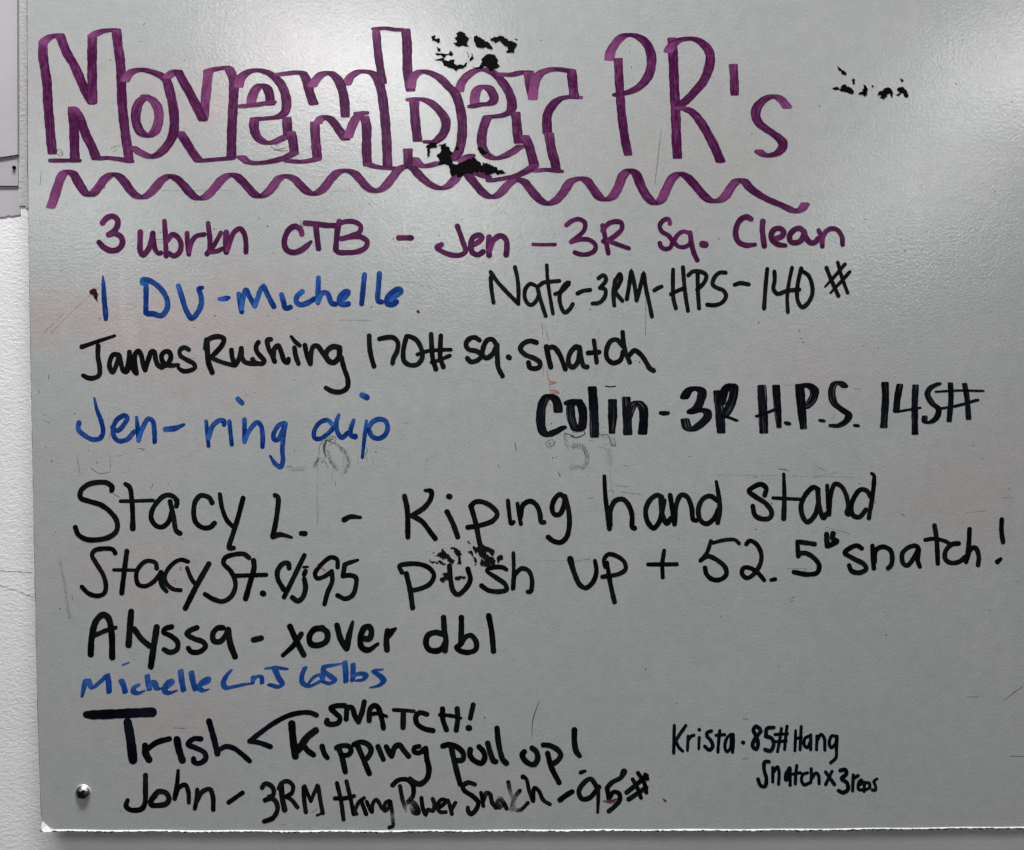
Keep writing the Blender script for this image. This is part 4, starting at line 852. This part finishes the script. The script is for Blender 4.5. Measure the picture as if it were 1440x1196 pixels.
LAYER = [0]
def stroke(pts, nib, wmul, vs, fs, uvs, dens, op, kind, rnd):
    a, b, ang, q = nib
    if 'black' in kind: a, b = a*(1.05 if kind == 'boldblack' else 1.13)+.2, b*(1.0 if kind == 'boldblack' else 1.13)+.2
    elif kind in ('blue', 'plum', 'bluethin'): a, b = a*1.10, b*1.10
    s = catmull(pts)
    # drop coincident samples
    t = [s[0]]
    for p in s[1:]:
        if math.hypot(p[0]-t[-1][0], p[1]-t[-1][1]) > .25: t.append(p)
    s = t
    if len(s) < 2: return
    n = len(s)
    LAYER[0] = (LAYER[0]+1) % 14
    y0 = -(.00006+LAYER[0]*.000022)
    dirs = []
    for i in range(n):
        p, r_ = s[max(0, i-1)], s[min(n-1, i+1)]
        dx, dy = r_[0]-p[0], r_[1]-p[1]; L = math.hypot(dx, dy) or 1
        dirs.append((dx/L, dy/L))
    useed = rnd.uniform(0, 1000)
    ph = [rnd.uniform(0, 6.28) for _ in range(3)]
    cum = 0
    rows = []
    total = sum(math.hypot(s[i+1][0]-s[i][0], s[i+1][1]-s[i][1]) for i in range(n-1))
    last = None
    def row(p, d, turn, u, k):
        # turn: angle of the nib's contact towards the stroke's direction (caps)
        nx, ny = -d[1], d[0]
        c_, s_ = math.cos(turn), math.sin(turn)
        wob = 1+.035*math.sin(u*.21+ph[0])+.025*math.sin(u*.53+ph[1])
        m = wmul*p[2]*.5*wob
        def side(sg):
            x, y = sg*nx*c_+k*d[0]*s_, sg*ny*c_+k*d[1]*s_
            ox, oy = support(a*m, b*m, ang, q, x, y)
            return p[0]+ox, p[1]+oy
        l, r_ = side(1), side(-1)
        # ink density
        dn = .80
        if kind in ('purple', 'plum', 'blue', 'bluethin'):
            up = max(0, -d[1])
            dn = .88-.55*up*(1 if kind == 'purple' else .35)
            if u < 14: dn -= .38*(1-u/14)
            dn += .10*math.sin(u*.045+ph[2])+.05*math.sin(u*.16+ph[0])
            if total-u < 5 and kind != 'purple': dn += .2
        else:
            dn = .78+.22*math.sin(u*.06+ph[2])
        rows.append((l, r_, u, dn, p[3]))
    if q < 1.8: caps = (1.2, .9, .6, .3)
    else: caps = (1.48, 1.2, .9, .6, .3)
    for tn in caps: row(s[0], dirs[0], tn, 0, -1)
    for i in range(n):
        if last: cum += math.hypot(s[i][0]-last[0], s[i][1]-last[1])
        last = s[i]
        row(s[i], dirs[i], 0, cum, 1)
    for tn in reversed(caps): row(s[-1], dirs[-1], tn, cum, 1)
    base = len(vs)
    m_ = len(rows)
    for i, (l, r_, u, dn, o_) in enumerate(rows):
        yy = y0-.000018*i/m_
        vs.append(P(l[0], l[1], yy)); vs.append(P(r_[0], r_[1], yy))
        uvs.append((u+useed, 1)); uvs.append((u+useed, -1))
        dens += [dn, dn]; op += [o_, o_]
        if i: fs.append((base+2*i-2, base+2*i-1, base+2*i+1, base+2*i))
    # round off the two ends of the rim fade
    return

NAMES = dict(L='letter', D='digit', S='wiped_stroke')
def parse(txt):
    tile = (0, 0, 1); rnd = random.Random(3)
    parent = None
    for line in txt.strip().splitlines():
        line = line.strip()
        if not line: continue
        if line[0] == '>':
            nm, lab, mat, nib = [x.strip() for x in line[1:].split('|')]
            parent = empty(nm, board); parent['label'] = lab
            A, B, ang, q = [float(x) for x in nib.split()]
            nibv = (A, B, math.radians(ang), q); kind = mat
        elif line[0] == '@':
            tile = tuple(float(x) for x in line[1:].split())
        else:
            nm, body = line.split('|')
            nm = nm.strip(); nm = NAMES.get(nm, nm)
            if parent.name.startswith('scratches'): nm = 'scratch'
            vs, fs, uvs, dens, op = [], [], [], [], []
            single = nm in ('scratch', 'wiped_stroke')
            for st in body.split(';'):
                toks = st.replace(' ,', ',').split()
                wm = 1.0
                if toks[0][0] == '[': wm = float(toks[0].strip('[]')); toks = toks[1:]
                pts = []
                for tk in toks:
                    cor = tk.endswith('*'); v_ = [float(x) for x in tk.strip('*').split(',')]
                    x, y = tile[0]+v_[0]/tile[2], tile[1]+v_[1]/tile[2]
                    pts.append((x, y, v_[2] if len(v_) > 2 else 1.0, (v_[3] if len(v_) > 3 else 1.0)*(.72 if kind == 'ghost' else 1), cor))
                if len(pts) < 2: continue
                stroke(pts, nibv, wm, vs, fs, uvs, dens, op, kind, rnd)
                if single and vs:
                    link(nm, vs, fs, MAT[kind], parent, uvs, dict(dens=dens, op=op))
                    vs, fs, uvs, dens, op = [], [], [], [], []
            if not single: o = link(nm, vs, fs, MAT[kind], parent, uvs, dict(dens=dens, op=op))

OLD = dict(oldink=M_OLD, brownink=M_BROWN, redbrown=M_RB, redink=M_RI)
def parse_marks(txt):
    rnd = random.Random(8); k = 0
    for line in txt.strip().splitlines():
        if line[0] == '>':
            nm, lab, mat = [x.strip() for x in line[1:].split('|')]
            parent = empty(nm, board); parent['label'] = lab
        elif line[0] == '@':
            tile = tuple(float(x) for x in line[1:].split())
        else:
            pts = [tuple(tile[i]+float(c)/tile[2] for i, c in enumerate(t.split(','))) for t in line[1:].split()]
            pts = chip(pts, 4, .09 if mat in ('redbrown', 'redink') else .16, rnd); k += 1
            vs = [P(x, y, -.00042-.00001*(k % 5)) for x, y in pts]
            vb = [Vector((p.x, -.0003, p.z)) for p in vs]
            n = len(vs)
            link('ink_fleck', vs+vb, [tuple(range(n))]+[(i, i+n, (i+1) % n+n, (i+1) % n) for i in range(n)], OLD[mat], parent)

parse(STROKES); parse(GHOSTS); parse_marks(MARKS)

# tiny specks of dirt on the board
rs = random.Random(21)
vs, fs = [], []
for i in range(480):
    x = rs.uniform(45, 1435); y = rs.uniform(5, 1160) if rs.random() < .6 else rs.uniform(300, 800)
    if x < lx(min(y, 1149))+3: continue
    r = rs.choice((.3, .35, .45, .6, .95)); n0 = len(vs); m = 6; st = rs.uniform(.5, 1.6)
    for j in range(m):
        a = 2*math.pi*j/m
        vs.append(P(x+math.cos(a)*r*rs.uniform(.7, 1.3), y+math.sin(a)*r*st*rs.uniform(.7, 1.3), -.00003))
    fs.append(tuple(range(n0+m-1, n0-1, -1)))
sp = link('dirt_specks', vs, fs, M_DIRT, board); sp['kind'] = 'stuff'
